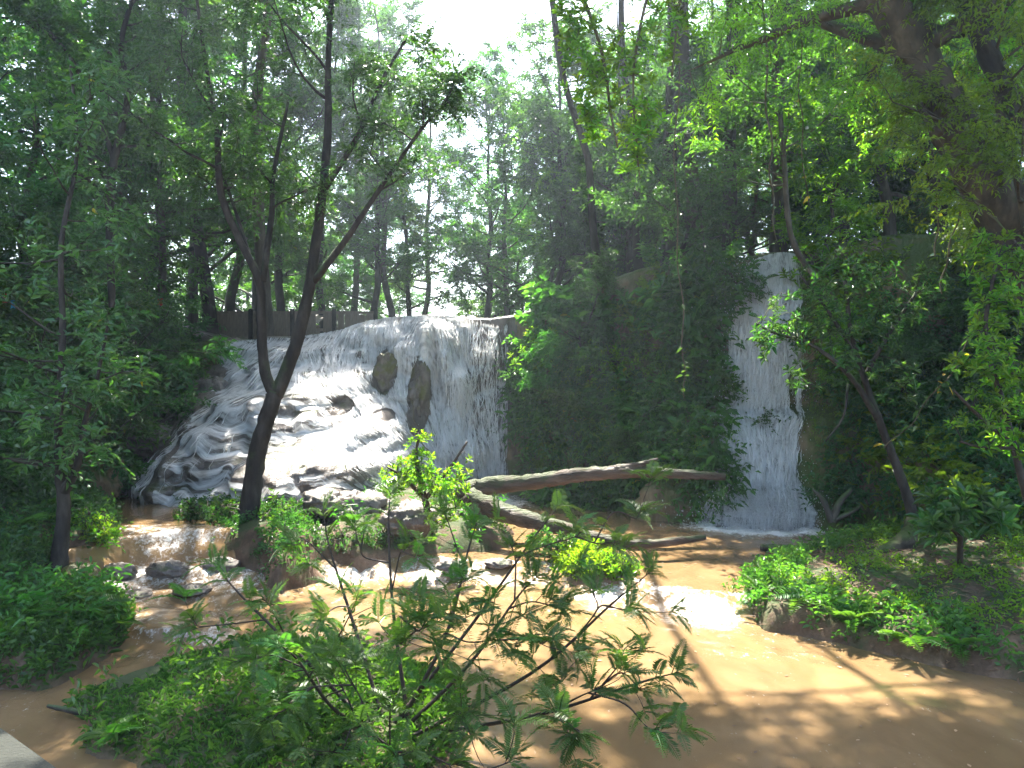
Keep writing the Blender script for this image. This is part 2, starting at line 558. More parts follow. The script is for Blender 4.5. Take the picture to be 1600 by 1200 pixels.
_c = np.stack([(CP[:, 0] - 800) / F * CP[:, 2], (H - (CP[:, 1] - 600) / F * CP[:, 2]) * 1.0], 1)


def _tps(r2):
    return np.where(r2 > 0, r2 * np.log(np.maximum(r2, 1e-12)), 0)


_n = len(CP)
_A = np.zeros((_n + 3, _n + 3))
_A[:_n, :_n] = _tps(((_c[:, None] - _c[None]) ** 2).sum(-1)) + np.eye(_n) * 0.05
_A[:_n, _n], _A[:_n, _n + 1:] = 1, _c
_A[_n, :_n], _A[_n + 1:, :_n] = 1, _c.T
_W = np.linalg.solve(_A, np.concatenate([CP[:, 2], np.zeros(3)]))

# rounded travertine domes on the left cascade (pixel centre, radii, how far they stand out)
LUMPS = [(430, 640, 85, 48, .55), (520, 612, 50, 22, .5), (588, 662, 36, 26, .6), (530, 722, 105, 42, .8), (300, 720, 45, 70, .4),
         (690, 530, 30, 24, .35), (575, 530, 60, 22, .35), (400, 565, 45, 25, .35), (622, 700, 38, 24, .5), (360, 690, 40, 60, .35),
         (470, 560, 40, 20, .3), (500, 655, 40, 18, .4), (240, 760, 40, 40, .35), (400, 760, 50, 40, .35), (760, 560, 30, 40, .3), (705, 690, 22, 50, .35),
         (340, 625, 25, 22, .35), (560, 600, 30, 26, .3), (1225, 795, 40, 30, .28), (1160, 800, 36, 24, .2), (655, 625, 18, 60, .35), (602, 585, 22, 34, .3)]
_lr = R_(77)
for _ in range(120):
    _u, _v = _lr.uniform(200, 760), _lr.uniform(510, 785)
    if _v > 800 - (_u - 170) * 1.45:
        LUMPS.append((_u, _v, _lr.uniform(10, 34), _lr.uniform(10, 30), _lr.uniform(.1, .34)))
_L = []
for (u, v, ru, rv, pr) in LUMPS:
    k = np.argmin((CP[:, 0] - u) ** 2 + (CP[:, 1] - v) ** 2)
    Yk = CP[k, 2]
    q = P(u, v, Yk)
    _L.append((q[0], q[2], ru / F * Yk, rv / F * Yk, pr))


def cliff_y(x, z):
    x = np.asarray(x, float)
    z = np.asarray(z, float) + 0 * x
    sh = x.shape
    st = 0.62
    zz = z + 0.30 * fbm(x, z * .6, s=.75, oct=3, seed=14)
    fr = zz / st - np.floor(zz / st)
    warp = st * (smooth(0.55, 1.0, fr) - fr)
    wl = smooth(-0.2, -1.2, x) * smooth(-10.5, -9.0, x) * (0.25 + 0.25 * smooth(-1.5, -3.2, x)) * smooth(0.7, 1.1, z)
    zw = z + warp * wl + 0.12 * st * wl
    xf, zf = np.clip(x.ravel(), -13.5, 12), np.clip(zw.ravel(), -0.8, 7)
    out = np.empty(len(xf))
    for s in range(0, len(xf), 20000):
        q = np.stack([xf[s:s + 20000], zf[s:s + 20000]], 1)
        out[s:s + 20000] = _tps(((q[:, None] - _c[None]) ** 2).sum(-1)) @ _W[:_n] + _W[_n] + q @ _W[_n + 1:]
    out = np.clip(out, 9, 25).reshape(sh)
    for (cx, cz, rx, rz, pr) in _L:
        e = 1 - ((x - cx) / rx) ** 2 - ((z - cz) / (rz * np.where(z > cz, 1.25, 0.75))) ** 2
        out = out - pr * np.sqrt(np.clip(e, 0, 1)) * np.clip(e, 0, 1) ** .35
    out = out - 0.22 * fbm(x, z, s=0.9, oct=4, seed=3) - 0.10 * fbm(x * 2.2, z * 0.6, s=1.6, oct=3, seed=9)
    out = out - 0.07 * fbm(x, z, s=4.5, oct=3, seed=16) * smooth(.4, .9, z)
    # the ledge half way down the right fall
    out = out - 0.45 * smooth(2.75, 2.45, z) * smooth(3.6, 4.4, x) * smooth(7.2, 6.4, x)
    return out


_tx = np.array([-30, -13, -10.5, -8.6, -6.0, -5.2, -4.2, -3.0, -1.0, 0.2, 1.5, 3.5, 5.6, 6.6, 8.0, 12, 30])
_tz = np.array([5.0, 5.0, 5.0, 4.45, 4.45, 4.6, 4.9, 5.05, 5.0, 5.1, 5.6, 6.1, 6.22, 6.25, 6.4, 6.6, 7.0])


def top_z(x):
    return np.interp(x, _tx, _tz) + 0.10 * fbm(np.asarray(x, float), 0 * np.asarray(x, float), s=1.3, oct=3, seed=21)


xs = np.unique(np.concatenate([np.linspace(-30, -13.5, 30), np.arange(-13.5, 11.51, 0.055), np.linspace(11.5, 30, 30)]))
nr = 125
tt = np.linspace(0, 1, nr)
X = np.broadcast_to(xs, (nr, len(xs)))
ZT = top_z(xs)
Z = -0.7 + (ZT[None] + 0.7) * tt[:, None]
Yc = cliff_y(X, Z)
rows = [np.stack([X, Yc, Z], -1)]
ytop = Yc[-1]
for dy, dz in ((0.12, 0.05), (0.4, 0.08), (1.2, 0.12), (3.0, 0.1)):
    rows.append(np.stack([xs, ytop + dy, ZT + dz + 0.03 * fbm(xs, xs * 0 + dy, s=2, seed=5)], -1)[None])
V = np.concatenate(rows)
mb = MB()
f = grid_faces(V.shape[0], V.shape[1])
cxm = V.reshape(-1, 3)[f[:, 0]]
mb.add(V.reshape(-1, 3), f)
# travertine where the water runs on the left, ochre mossy rock elsewhere
mb.m[0] = np.where((cxm[:, 0] + 0.9 * fbm(cxm[:, 0], cxm[:, 2], s=1.1, oct=3, seed=44) < 0.05) & (cxm[:, 0] > -10.2), 0, 1).astype(np.int32)
mb.obj('cliff', [M['rock'], M['cliff']], kind='structure', label='travertine and mossy rock cliff behind both falls')

# plateau above the cliff, out to the far forest
yy = np.concatenate([[2.8], np.linspace(3.6, 30, 40), [50, 80, 140]])
PX = np.broadcast_to(xs * np.where(np.abs(xs) > 25, 5, 1), (len(yy), len(xs)))
PY = ytop[None] + yy[:, None]
PZ = ZT[None] + 0.06 + 0.25 * fbm(PX, PY, s=0.35, oct=3, seed=8) * smooth(3, 8, yy)[:, None] + 0.0 * yy[:, None]
MB().add(np.stack([PX, PY, PZ], -1).reshape(-1, 3), grid_faces(len(yy), len(xs))).obj('plateau_ground', M['soil'], kind='structure', label='forest floor of the plateau above the falls')


# ------------------------------------------------------------------ ground: river bed, islets and banks
def poly_sdf(x, y, poly):
    """signed distance, positive inside"""
    poly = np.asarray(poly, float)
    p = np.stack([x, y], -1)
    d = np.full(x.shape, 1e9)
    inside = np.zeros(x.shape, bool)
    for i in range(len(poly)):
        a, b = poly[i], poly[(i + 1) % len(poly)]
        e, w = b - a, p - a
        t = np.clip((w @ e) / (e @ e), 0, 1)
        d = np.minimum(d, np.linalg.norm(w - t[..., None] * e, axis=-1))
        c = ((a[1] <= y) & (b[1] > y)) | ((b[1] <= y) & (a[1] > y))
        with np.errstate(divide='ignore', invalid='ignore'):
            xi = a[0] + (y - a[1]) / (e[1] if e[1] else 1e-9) * e[0]
        inside ^= c & (x < xi)
    return np.where(inside, d, -d)


def GP(pts, z):
    return np.array([G(u, v, z) for u, v in pts])


ISLETS = {
    # name: (outline, base level, edge rise, inner slope, top limit)
    'fore': (GP([(95, 1112), (170, 1065), (290, 1030), (420, 1005), (560, 1015), (700, 1060), (745, 1120), (700, 1200), (610, 1270), (380, 1280), (190, 1210), (120, 1150)], 0), 0.0, 0.16, 0.16, 0.5),
    'left': (GP([(-160, 960), (-20, 945), (90, 942), (170, 945), (222, 975), (205, 1005), (130, 1045), (60, 1080), (-30, 1085), (-160, 1090)], 0), 0.0, 0.35, 0.2, 0.7),
    'fork': (GP([(272, 808), (330, 835), (385, 856), (440, 868), (492, 852), (505, 800), (470, 778), (330, 782)], .6), 0.3, 0.5, 0.12, 1.0),
    'middle': (GP([(450, 868), (560, 876), (640, 866), (760, 866), (800, 850), (790, 800), (640, 770), (520, 775)], .25), 0.2, 0.28, 0.3, 1.25),
    'dam': (GP([(850, 880), (900, 902), (965, 905), (1000, 890), (960, 872), (890, 866)], .25), 0.15, 0.22, 0.15, 0.6),
    'right': (np.vstack([GP([(1148, 950), (1200, 985), (1300, 1005), (1400, 1025), (1500, 1045), (1600, 1065), (1750, 1095), (2100, 1180)], 0), [[16, 5.0], [16, 19]], GP([(1380, 828), (1300, 846), (1195, 878), (1165, 905)], .25)]), 0.0, 0.32, 0.18, 4.0),
    'leftbank': (np.vstack([GP([(176, 789), (192, 812), (190, 838), (120, 858), (60, 885), (20, 905), (-150, 930), (-700, 1000)], .75), [[-18, 8], [-18, 19], [-9, 19]]]), 0.3, 0.6, 0.30, 4.4),
}


def ground_z(x, y):
    x = np.asarray(x, float)
    y = np.asarray(y, float)
    wob = 0.26 * fbm(x, y, s=1.7, oct=4, seed=11)
    h = np.full(x.shape, -0.55)
    for (poly, z0, rise, slope, lim) in ISLETS.values():
        d = poly_sdf(x, y, poly) + wob
        hh = np.where(d > 0, z0 - 0.03 + rise * (1 - np.exp(-np.maximum(d, 0) / 0.16)) + slope * np.maximum(d, 0), z0 - 0.03 + 2.5 * d)
        h = np.maximum(h, np.minimum(hh, lim))
    h = h + 0.05 * fbm(x, y, s=3.0, oct=4, seed=12) * (h > -0.5)
    return h


gx = np.unique(np.concatenate([np.linspace(-150, -14, 16), np.arange(-14, 13.01, 0.085), np.linspace(13, 150, 16)]))
gy = np.unique(np.concatenate([np.linspace(-60, 4, 14), np.arange(4, 20.01, 0.085), np.linspace(20, 26, 6)]))
GX, GY = np.meshgrid(gx, gy)
GZ = ground_z(np.clip(GX, -15, 15), np.clip(GY, 4.0, 40))
MB().add(np.stack([GX, GY, GZ], -1).reshape(-1, 3), grid_faces(len(gy), len(gx))).obj('ground', M['soil'], kind='structure', label='muddy river bed, islets and banks')


# ------------------------------------------------------------------ river surface
_l1 = np.array([(-4.2, 14.0), (-3.2, 13.7), (-1.8, 13.8), (0.6, 13.2), (1.6, 12.55), (2.4, 11.75), (3.1, 11.3), (6, 11.2)])
LEFTPOOL = np.vstack([GP([(-60, 905), (60, 885), (105, 864), (200, 842), (300, 831), (365, 833)], .75), [[-4.28, 13.45], [-4.2, 14.5], [-4.2, 18.5], [-12, 18.5]]])
STEP2 = GP([(150, 968), (230, 985), (320, 988), (350, 975), (330, 955), (200, 950)], .1)


def river(x, y):
    """height and foam of the water"""
    n = fbm(x, y, s=0.9, oct=3, seed=31)
    d1 = y - np.interp(x, _l1[:, 0], _l1[:, 1]) + 0.22 * n
    wd_ = 0.6 + 0.5 * fbm(x, y * .3, s=1.1, oct=2, seed=38)
    d1 = d1 + 0.16 * fbm(x, y, s=3.5, oct=2, seed=39)
    w = 0.25 * smooth(-wd_ * 1.6, 0.06, d1)
    foam = (0.24 + .65 * fbm(x, y * .5, s=1.5, oct=3, seed=41)) * smooth(0.0, -wd_, d1) * np.exp(-np.maximum(-d1 - wd_, 0) / 0.55) + 0.36 * np.exp(-np.maximum(-d1, 0) / 2.0) * (d1 < 0) + 0.3 * np.exp(-np.abs(d1) / 0.1)
    foam = foam * np.where(x < 1.2, 0.9, 1.0)
    d2 = poly_sdf(x, y, LEFTPOOL) + 0.30 * n * smooth(-4.3, -4.8, x)
    lip = 0.12 + 0.40 * smooth(-0.34, 0.04, d2) + 0.23 * smooth(-0.02, 0.3, d2)
    a = smooth(-0.34, -0.30, d2)
    ledge = 0.13 * smooth(-0.95, -0.70, d2 + 0.12 * fbm(x, y, s=2.4, oct=2, seed=35))     # rounded humps at the cascade's foot
    front = 0.12 * smooth(-2.0, -1.2, d2) * smooth(-3.0, -3.8, x)
    w2 = np.where(d2 > -0.34, lip, 0)
    w = np.maximum(w, np.maximum(w2, front + ledge * smooth(-3.0, -4.2, x) * (d2 < -0.2)))
    foam = np.maximum(foam, 0.72 * (d2 < -0.28) * np.exp(-np.maximum(-d2 - .3, 0) / 0.75) + 0.35 * (d2 < -0.2) * np.exp(-np.maximum(-d2, 0) / 2.5) + 0.25 * np.exp(-np.abs(d2 + .15) / .15))
    d3 = poly_sdf(x, y, STEP2)
    w = np.maximum(w, 0.13 * smooth(-0.18, 0.05, d3))
    foam = np.maximum(foam, 0.6 * np.exp(-np.maximum(-d3, 0) / 0.3) * (d3 < 0.02))
    # churned water under the falls
    fr = np.hypot((x - 5.3) / 1.7, (y - 16.6) / 1.0)
    foam = np.maximum(foam, 1.1 * np.exp(-np.maximum(fr - .8, 0) / .32))
    fl = np.hypot((x + 1.3) / 1.6, (y - 20.2) / 1.6)
    foam = np.maximum(foam, 1.0 * np.exp(-np.maximum(fl - .8, 0) / .4))
    fb = np.abs(y - (cliff_y_base(x))) + 9 * smooth(-4.0, -3.5, x)
    foam = np.maximum(foam, 0.9 * np.exp(-fb / 0.28))
    turb = np.clip(foam, 0, 1)
    w = w + 0.018 * n + 0.09 * turb * fbm(x, y, s=3.2, oct=3, seed=33) + 0.006 * fbm(x, y * 0.5, s=2.2, oct=2, seed=34)
    w = w + 0.03 * turb * np.maximum(0, fbm(x, y, s=7.0, oct=2, seed=36))
    foam = foam - 0.12 + 0.26 * fbm(x, y * 2.2, s=1.2, oct=3, seed=37)
    return w, np.clip(foam, 0, 1)


_bx = np.linspace(-11, 8, 120)
_by = cliff_y(_bx, _bx * 0 + 0.7)


def cliff_y_base(x):
    return np.interp(x, _bx, _by)


wx = np.unique(np.concatenate([np.linspace(-16, -9.5, 30), np.arange(-9.5, 7.5, 0.05), np.linspace(7.5, 14, 30)]))
wy = np.unique(np.concatenate([np.linspace(-4, 5, 24), np.arange(5, 18.5, 0.05), np.arange(18.5, 22.5, .08)]))
WX, WY = np.meshgrid(wx, wy)
WZ, FO = river(WX, WY)
nearc = smooth(5, 4, WY)
WZ = WZ * (1 - nearc)
FO = FO * (1 - nearc)
RV = np.stack([WX, WY, WZ], -1).reshape(-1, 3)
RF = grid_faces(len(wy), len(wx))
cen = RV[RF].mean(1)
fsd2 = poly_sdf(cen[:, 0], cen[:, 1], LEFTPOOL)
fd1 = cen[:, 1] - np.interp(cen[:, 0], _l1[:, 0], _l1[:, 1])
reg = np.zeros(len(RF), int)                         # 0 lower pool, 1 upper pool, 2 left pool, 3 left cascade, 4 weir
reg[fd1 > 0.05] = 1
reg[(fd1 <= 0.05) & (fd1 > -0.75) & (cen[:, 0] > -3.0)] = 4
reg[(cen[:, 0] < -3.0)] = 0
reg[(cen[:, 0] < -3.0) & (fd1 > 0) & (cen[:, 0] > -4.3)] = 1
reg[(fsd2 > -1.05) & (cen[:, 0] < -3.2) & (cen[:, 0] > -9)] = 3
reg[fsd2 > 0.15] = 2
FOf = FO.ravel()
for k, (nm, lab, cat) in enumerate([('lower_pool_water', 'muddy brown lower pool', None), ('upper_pool_water', 'muddy pool below the falls', None),
                                    ('left_pool_water', 'small brown pool at the foot of the wide cascade', None),
                                    ('cascade', 'low brown cascade curling over a rounded rock lip at lower left', 'cascade'),
                                    ('weir', 'low foaming water step across the middle of the muddy pool', 'cascade')]):
    fs = RF[reg == k]
    idx = np.unique(fs)
    mp_ = np.zeros(len(RV), np.int64)
    mp_[idx] = np.arange(len(idx))
    MB().add(RV[idx], mp_[fs]).obj(nm, M['water'], label=lab, cat=cat, kind=None if cat else 'structure', pattr={'foam': FOf[idx]})


# ------------------------------------------------------------------ the falls
def build_fall(x0, x1, ztop_f, zbot, seed_fn, dry, name, label, nst, n_rib, off=0.05, dxr=0.035, seed=1, sub=None, clump=.24, bare=0.0, thin=(), area=None, amin=0.5):
    """sheet + strands + spray following the rock relief; the water's density comes from traced flow lines"""
    rng = R_(seed)
    gx_ = np.arange(x0, x1, dxr)
    zt_ = max(ztop_f(gx_)) + 0.02
    gz_ = np.linspace(zt_, zbot, int((zt_ - zbot) / dxr))
    GXX, GZZ = np.meshgrid(gx_, gz_)
    YY = cliff_y(GXX, np.minimum(GZZ, ztop_f(gx_)[None]))
    over = np.maximum(GZZ - ztop_f(gx_)[None], 0)
    # relax overhangs a little: water falls clear of hollows
    Ys = YY.copy()
    for i in range(1, len(gz_)):
        Ys[i] = np.minimum(Ys[i], Ys[i - 1] + (0.012 if sub is None else sub))
    k = np.ones(5) / 5
    Ys = np.apply_along_axis(lambda r: np.convolve(np.pad(r, 2, mode='edge'), k, 'valid'), 1, Ys)
    Yz, Yx = np.gradient(Ys, gz_, gx_)
    dxdz = np.clip(-Yx * Yz / (1 + Yx ** 2), -1.6, 1.6)
    # broad lie of the slope, for the run of the streaks
    kb = np.ones(19) / 19
    Yb = Ys.copy()
    for _ in range(2):
        Yb = np.apply_along_axis(lambda r: np.convolve(np.pad(r, 9, mode='edge'), kb, 'valid'), 1, Yb)
        Yb = np.apply_along_axis(lambda r: np.convolve(np.pad(r, 9, mode='edge'), kb, 'valid'), 0, Yb)
    Bz, Bx = np.gradient(Yb, gz_, gx_)
    broad = np.clip(-Bx * Bz / (1 + Bx ** 2), -1.2, 1.2)
    run = 0.8 * broad + 0.2 * dxdz
    dxdz = 0.72 * broad + 0.28 * dxdz
    # flow lines
    xsd = seed_fn(rng, nst)
    n = len(xsd)
    xp = xsd.copy()
    tracks = np.zeros((len(gz_), n))
    vx = np.zeros(n)
    dens = np.zeros_like(YY)
    for i in range(len(gz_)):
        tracks[i] = xp
        ii = np.clip(((xp - x0) / dxr), 0, len(gx_) - 1.001)
        i0 = ii.astype(int)
        fr_ = ii - i0
        np.add.at(dens[i], i0, 1 - fr_)
        np.add.at(dens[i], i0 + 1, fr_)
        if i + 1 < len(gz_):
            s_ = dxdz[i, i0] * (1 - fr_) + dxdz[i, i0 + 1] * fr_
            vx = 0.8 * vx + 0.2 * s_
            xp = xp + (vx + rng.normal(size=n) * 0.25) * (gz_[i + 1] - gz_[i])
    for _ in range(4):
        dens = np.apply_along_axis(lambda r: np.convolve(np.pad(r, 2, mode='edge'), k, 'valid'), 1, dens)
    dens = dens / np.percentile(dens[dens > 0.05], 75)
    # advected flow coordinate
    xu = np.zeros_like(YY)
    xu[0] = gx_
    for i in range(1, len(gz_)):
        dz = gz_[i] - gz_[i - 1]
        xu[i] = np.interp(gx_ - run[i] * dz, gx_, xu[i - 1])
    plen = np.cumsum(np.vstack([np.zeros((1, len(gx_))), np.hypot(np.diff(Ys, axis=0), np.diff(gz_)[:, None])]), 0)
    clumps = fbm(xu * 2.4, plen * 0.45, s=1.0, oct=3, seed=seed + 70)
    foam = np.clip(dens, 0, 1.3) ** 0.6 * 0.8
    if area is not None:                       # broad wetted area of the fall, outline projected on the rock
        pu, pv = 800 + GXX / Ys * F, 600 + (H - GZZ) / Ys * F
        ins = poly_sdf(pu, -pv, np.array([(a_, -b_) for a_, b_ in area])) + 10 * fbm(GXX, GZZ, s=1.5, oct=3, seed=seed + 60)
        patch = 0.5 + 0.9 * fbm(GXX * 1.6, GZZ * 0.8, s=1.0, oct=3, seed=seed + 61)
        foam = np.maximum(foam, (amin + 0.22 * np.clip(patch, -.5, 1)) * smooth(-4, 8, ins)) * smooth(-12, 0, ins)
    for (u, v, ru, rv, Yk) in dry:
        q = P(u, v, Yk)
        e = ((GXX - q[0]) / (ru / F * Yk)) ** 2 + ((GZZ - q[2]) / (rv / F * Yk)) ** 2
        foam = foam * smooth(0.6, 1.5, e)
    for (u, v, ru, rv, Yk) in thin:
        q = P(u, v, Yk)
        e = ((GXX - q[0]) / (ru / F * Yk)) ** 2 + ((GZZ - q[2]) / (rv / F * Yk)) ** 2
        foam = foam * (0.72 + 0.28 * smooth(0.3, 1.5, e))
    foam = foam - 0.75 * smooth(0.0, 0.08, over)
    foam = np.where(foam > .12, np.maximum(foam + clump * clumps, .1), foam)
    if bare:                                   # ledges that stand clear of the water
        pt = fbm(xu * 1.5, plen * 1.1, s=1.0, oct=4, seed=seed + 80)
        foam = foam - bare * smooth(.22, .42, pt)
    # froth where the slope flattens under a drop, thin where it goes over an edge
    slope = np.abs(Yz)
    cv = np.gradient(slope, gz_, axis=0)
    foam = foam * (1 + 0.15 * np.clip(-cv * .12, -1, 1)) + 0.06 * np.clip(-cv * .1, -1, 1) * (foam > .15)
    foam = foam + 0.12 * fbm(GXX, GZZ, s=2.0, oct=3, seed=seed + 40)
    Yw = Ys - off - 0.09 * np.clip(foam, 0, 1) * (0.6 + fbm(xu * 5, plen * 0.9, s=1.0, oct=3, seed=seed + 50))
    v = np.stack([GXX, Yw, np.minimum(GZZ, ztop_f(gx_)[None] + 0.05)], -1).reshape(-1, 3)
    fcs = grid_faces(len(gz_), len(gx_))
    keep = (foam.ravel()[fcs].max(1) > 0.10)
    fcs = fcs[keep]
    idx = np.unique(fcs)
    mp_ = np.zeros(len(v), np.int64)
    mp_[idx] = np.arange(len(idx))
    flow = np.stack([xu * 16, plen * 1.5, 0 * xu + seed], -1).reshape(-1, 3)[idx]
    root = empty(name, (float(xsd.mean()), float(Ys[-1].mean()), zbot), label, 'waterfall')
    base = np.array(root.location)
    MB().add(v[idx] - base, mp_[fcs]).obj('water_sheet', M['fall'], root, pattr={'foam': foam.ravel()[idx], 'flow': flow})
    # strands
    mb = MB()
    for _ in range(n_rib):
        j = rng.integers(n)
        a = int(rng.integers(0, len(gz_) - 8))
        ln = int(rng.integers(5, 18))
        b = min(a + ln, len(gz_))
        st = max(1, (b - a) // 7)
        zz = gz_[a:b:st]
        xx = tracks[a:b:st, j]
        if len(zz) < 3:
            continue
        ii = np.clip(((xx - x0) / dxr).astype(int), 0, len(gx_) - 1)
        fo = foam[np.clip(np.arange(a, b, st), 0, len(gz_) - 1), ii]
        if fo.min() < 0.22 or over[a, ii[0]] > 0.03:
            continue
        yy_ = Ys[np.arange(a, b, st), ii] - off - 0.03 - abs(rng.normal()) * 0.05
        p = np.stack([xx + np.cumsum(rng.normal(size=len(xx)) * 0.006), yy_, zz], -1) - base
        w = rng.uniform(0.003, 0.012) * np.sin(np.linspace(0.15, np.pi - 0.05, len(zz)))
        sd = np.zeros_like(p)
        sd[:, 0] = w
        sd[:, 1] = rng.normal() * w * 0.8
        vv = np.stack([p - sd, p + sd], 1).reshape(-1, 3)
        mb.add(vv, grid_faces(len(zz), 2), rng.random())
    mb.obj('strands', M['drop'], root, kind='stuff')
    return root, base, rng


def droplets(mb, p, s, rng):
    """small tetrahedra"""
    N = len(p)
    t = np.array([[1, 1, 1], [1, -1, -1], [-1, 1, -1], [-1, -1, 1]], float) * 0.6
    t = t[None] * s[:, None, None] * rng.uniform(0.6, 1.4, (N, 4, 1))
    t[:, :, 2] *= rng.uniform(1, 2.2, (N, 1))
    v = (p[:, None] + t).reshape(-1, 3)
    b = np.arange(N)[:, None] * 4
    f = np.concatenate([b + np.array([[0, 1, 2]]), b + np.array([[0, 3, 1]]), b + np.array([[0, 2, 3]]), b + np.array([[1, 3, 2]])])
    mb.add(v, f, np.tile(rng.random(N), 4))


def seeds_left(rng, n):
    # streams come over the lip with uneven strength
    c = [(-8.0, .25, .5), (-7.2, .5, 1.0), (-6.2, .5, 1.0), (-5.4, .35, 1.0), (-4.6, .45, 1.9), (-4.0, .4, 1.9), (-3.4, .3, 1.5), (-2.9, .2, .9), (-2.25, .26, 1.6), (-1.75, .22, 1.5), (-0.95, .2, .35), (-0.55, .15, .35)]
    w = np.array([q[2] for q in c])
    k = rng.choice(len(c), n, p=w / w.sum())
    return np.array([c[i][0] + rng.normal() * c[i][1] for i in k])


DRY_L = [(602, 582, 18, 34, 21.2), (655, 622, 16, 58, 21.2), (545, 632, 14, 14, 20), (592, 650, 16, 10, 19),
         (478, 712, 9, 26, 17.8), (272, 745, 6, 55, 17.4)]
THIN_L = [(520, 612, 40, 16, 20), (520, 705, 70, 16, 18.3), (455, 650, 22, 28, 18.6), (350, 625, 26, 20, 20), (738, 600, 16, 110, 22), (770, 540, 34, 60, 22), (760, 650, 22, 90, 22), (795, 650, 18, 110, 22), (430, 735, 40, 30, 17), (470, 560, 40, 14, 21.5)]
wf1, b1, rg1 = build_fall(-9.6, -0.1, top_z, 0.72, seeds_left, DRY_L, 'waterfall', 'wide white waterfall fanning over rounded grey rock terraces at left', 5000, 11000, off=0.115, seed=4, thin=THIN_L, bare=.22, amin=.64,
                          area=[(335, 532), (440, 530), (500, 525), (560, 503), (640, 496), (735, 498), (800, 506), (812, 600), (800, 700), (796, 748), (690, 744), (640, 690), (640, 745), (560, 778), (470, 798), (176, 798), (190, 770), (300, 655), (365, 590)])
mb = MB()
n = 2600
p = np.stack([rg1.normal(-1.75, .42, n), 20.9 + rg1.normal(0, .25, n), 0.75 + np.abs(rg1.normal(0, .45, n))], -1)
droplets(mb, p - b1, rg1.uniform(.006, .02, n), rg1)
mb.obj('spray', M['drop'], wf1, kind='stuff')


def seeds_right(rng, n):
    return np.concatenate([rng.normal(5.95, .26, n // 2), rng.normal(5.6, .22, n // 4), rng.normal(6.45, .12, n // 7)])


wf2, b2, rg2 = build_fall(3.8, 7.1, lambda x: top_z(x) - 0.04 - 0.10 * np.clip((np.asarray(x, float) - 6.2) / .6, -1.6, 1.6) ** 2 * (0.8 + 1.2 * fbm(np.asarray(x, float), 0 * np.asarray(x, float), s=4, oct=2, seed=91)), 0.22, seeds_right, [(1232, 612, 6, 34, 18)], 'waterfall', 'tall narrow white waterfall plunging beside the ochre wall at right', 3600, 5000, off=0.12, dxr=0.03, seed=6, sub=-0.004, amin=0.74,
                          area=[(1188, 380), (1238, 380), (1246, 560), (1244, 740), (1278, 800), (1272, 830), (1080, 830), (1116, 700), (1132, 600), (1140, 520), (1162, 430)])
mb = MB()
n = 11000
p = np.stack([rg2.normal(5.4, .62, n), 17.0 + rg2.normal(0, .28, n) - .3, 0.25 + np.abs(rg2.normal(0, .34, n))], -1)
droplets(mb, p - b2, rg2.uniform(.004, .015, n), rg2)
n = 2600
tt_ = rg2.random(n)
p = np.stack([5.75 - .35 * tt_ + rg2.normal(0, .45 + .12 * tt_, n), 18.45 - 1.5 * tt_ + rg2.normal(0, .1, n) - .15, 6.1 - 5.6 * tt_], -1)
droplets(mb, p - b2, rg2.uniform(.005, .014, n), rg2)
mb.obj('spray', M['drop'], wf2, kind='stuff')

# ------------------------------------------------------------------ boulders
def boulder(u, v, Y, ru, rv, rd, label, mat='boulder', seed=0, rough=0.18, name='boulder', n=28):
    rng = R_(seed)
    th = np.linspace(0, np.pi, n)
    ph = np.linspace(0, 2 * np.pi, 2 * n, endpoint=True)
    T, Ph = np.meshgrid(th, ph, indexing='ij')
    d = np.stack([np.sin(T) * np.cos(Ph), np.sin(T) * np.sin(Ph), np.cos(T)], -1)
    r = 1 + rough * 1.6 * fbm(d[..., 0] + seed, d[..., 1], d[..., 2], s=1.7, oct=4, seed=seed)
    r = r - .42 * np.abs(fbm(d[..., 0] * 1.3 + seed, d[..., 1], d[..., 2] * .7, s=3.2, oct=3, seed=seed + 5)) + .05 * fbm(d[..., 0], d[..., 1], d[..., 2], s=9, oct=2, seed=seed)
    q = P(u, v, Y)
    v_ = d * r[..., None] * np.array([ru / F * Y, rd, rv / F * Y])
    return MB().add(v_.reshape(-1, 3), grid_faces(n, 2 * n)).obj(name, M[mat], label=label, cat='rock', loc=q)


boulder(603, 584, 21.25, 20, 36, .45, 'dark mossy boulder with golden top splitting the streams of the wide fall', seed=2, rough=.34)
boulder(656, 620, 21.3, 18, 62, .4, 'tall dark rock rib between two white streams of the wide fall', 'boulder', seed=3, rough=.34)
boulder(560, 800, 15.4, 62, 36, .6, 'pale travertine boulder beside the forked tree islet', 'rock', seed=9)
boulder(455, 862, 13.2, 22, 14, .3, 'rounded pale stone at the foot of the forked tree islet', 'rock', seed=22)
boulder(640, 812, 14.2, 46, 30, .5, 'travertine hump under the bright bush', 'rock', seed=23)
boulder(505, 786, 15.2, 40, 22, .5, 'grey ledge stone between the forked tree and the pale boulder', 'rock', seed=24)
boulder(478, 838, 14.2, 34, 20, .4, 'small pale boulder at the waterline right of the forked tree', 'rock', seed=10)
boulder(330, 556, 22.6, 34, 26, .6, 'brown rock shoulder at the upper left of the wide fall', 'cliff', seed=12)
boulder(330, 622, 20.8, 42, 36, .6, 'grey rock shoulder left of the wide fall, half way up', 'rock', seed=13)
boulder(228, 690, 18.9, 60, 28, .6, 'low brown rock slab beside the left edge of the wide fall', 'rock', seed=14)
boulder(140, 745, 16.6, 50, 46, .6, 'shaded brown boulder left of the small pool', 'cliff', seed=15)
boulder(1070, 800, 17.6, 85, 62, .5, 'tan rock buttress left of the tall fall', 'cliff', seed=16)
boulder(1120, 938, 11.6, 22, 16, .22, 'dark wet stone at the right end of the water step', 'boulder', seed=18)
boulder(1060, 925, 12.1, 38, 10, .3, 'smooth stone ridge under the water step', 'rock', seed=19)
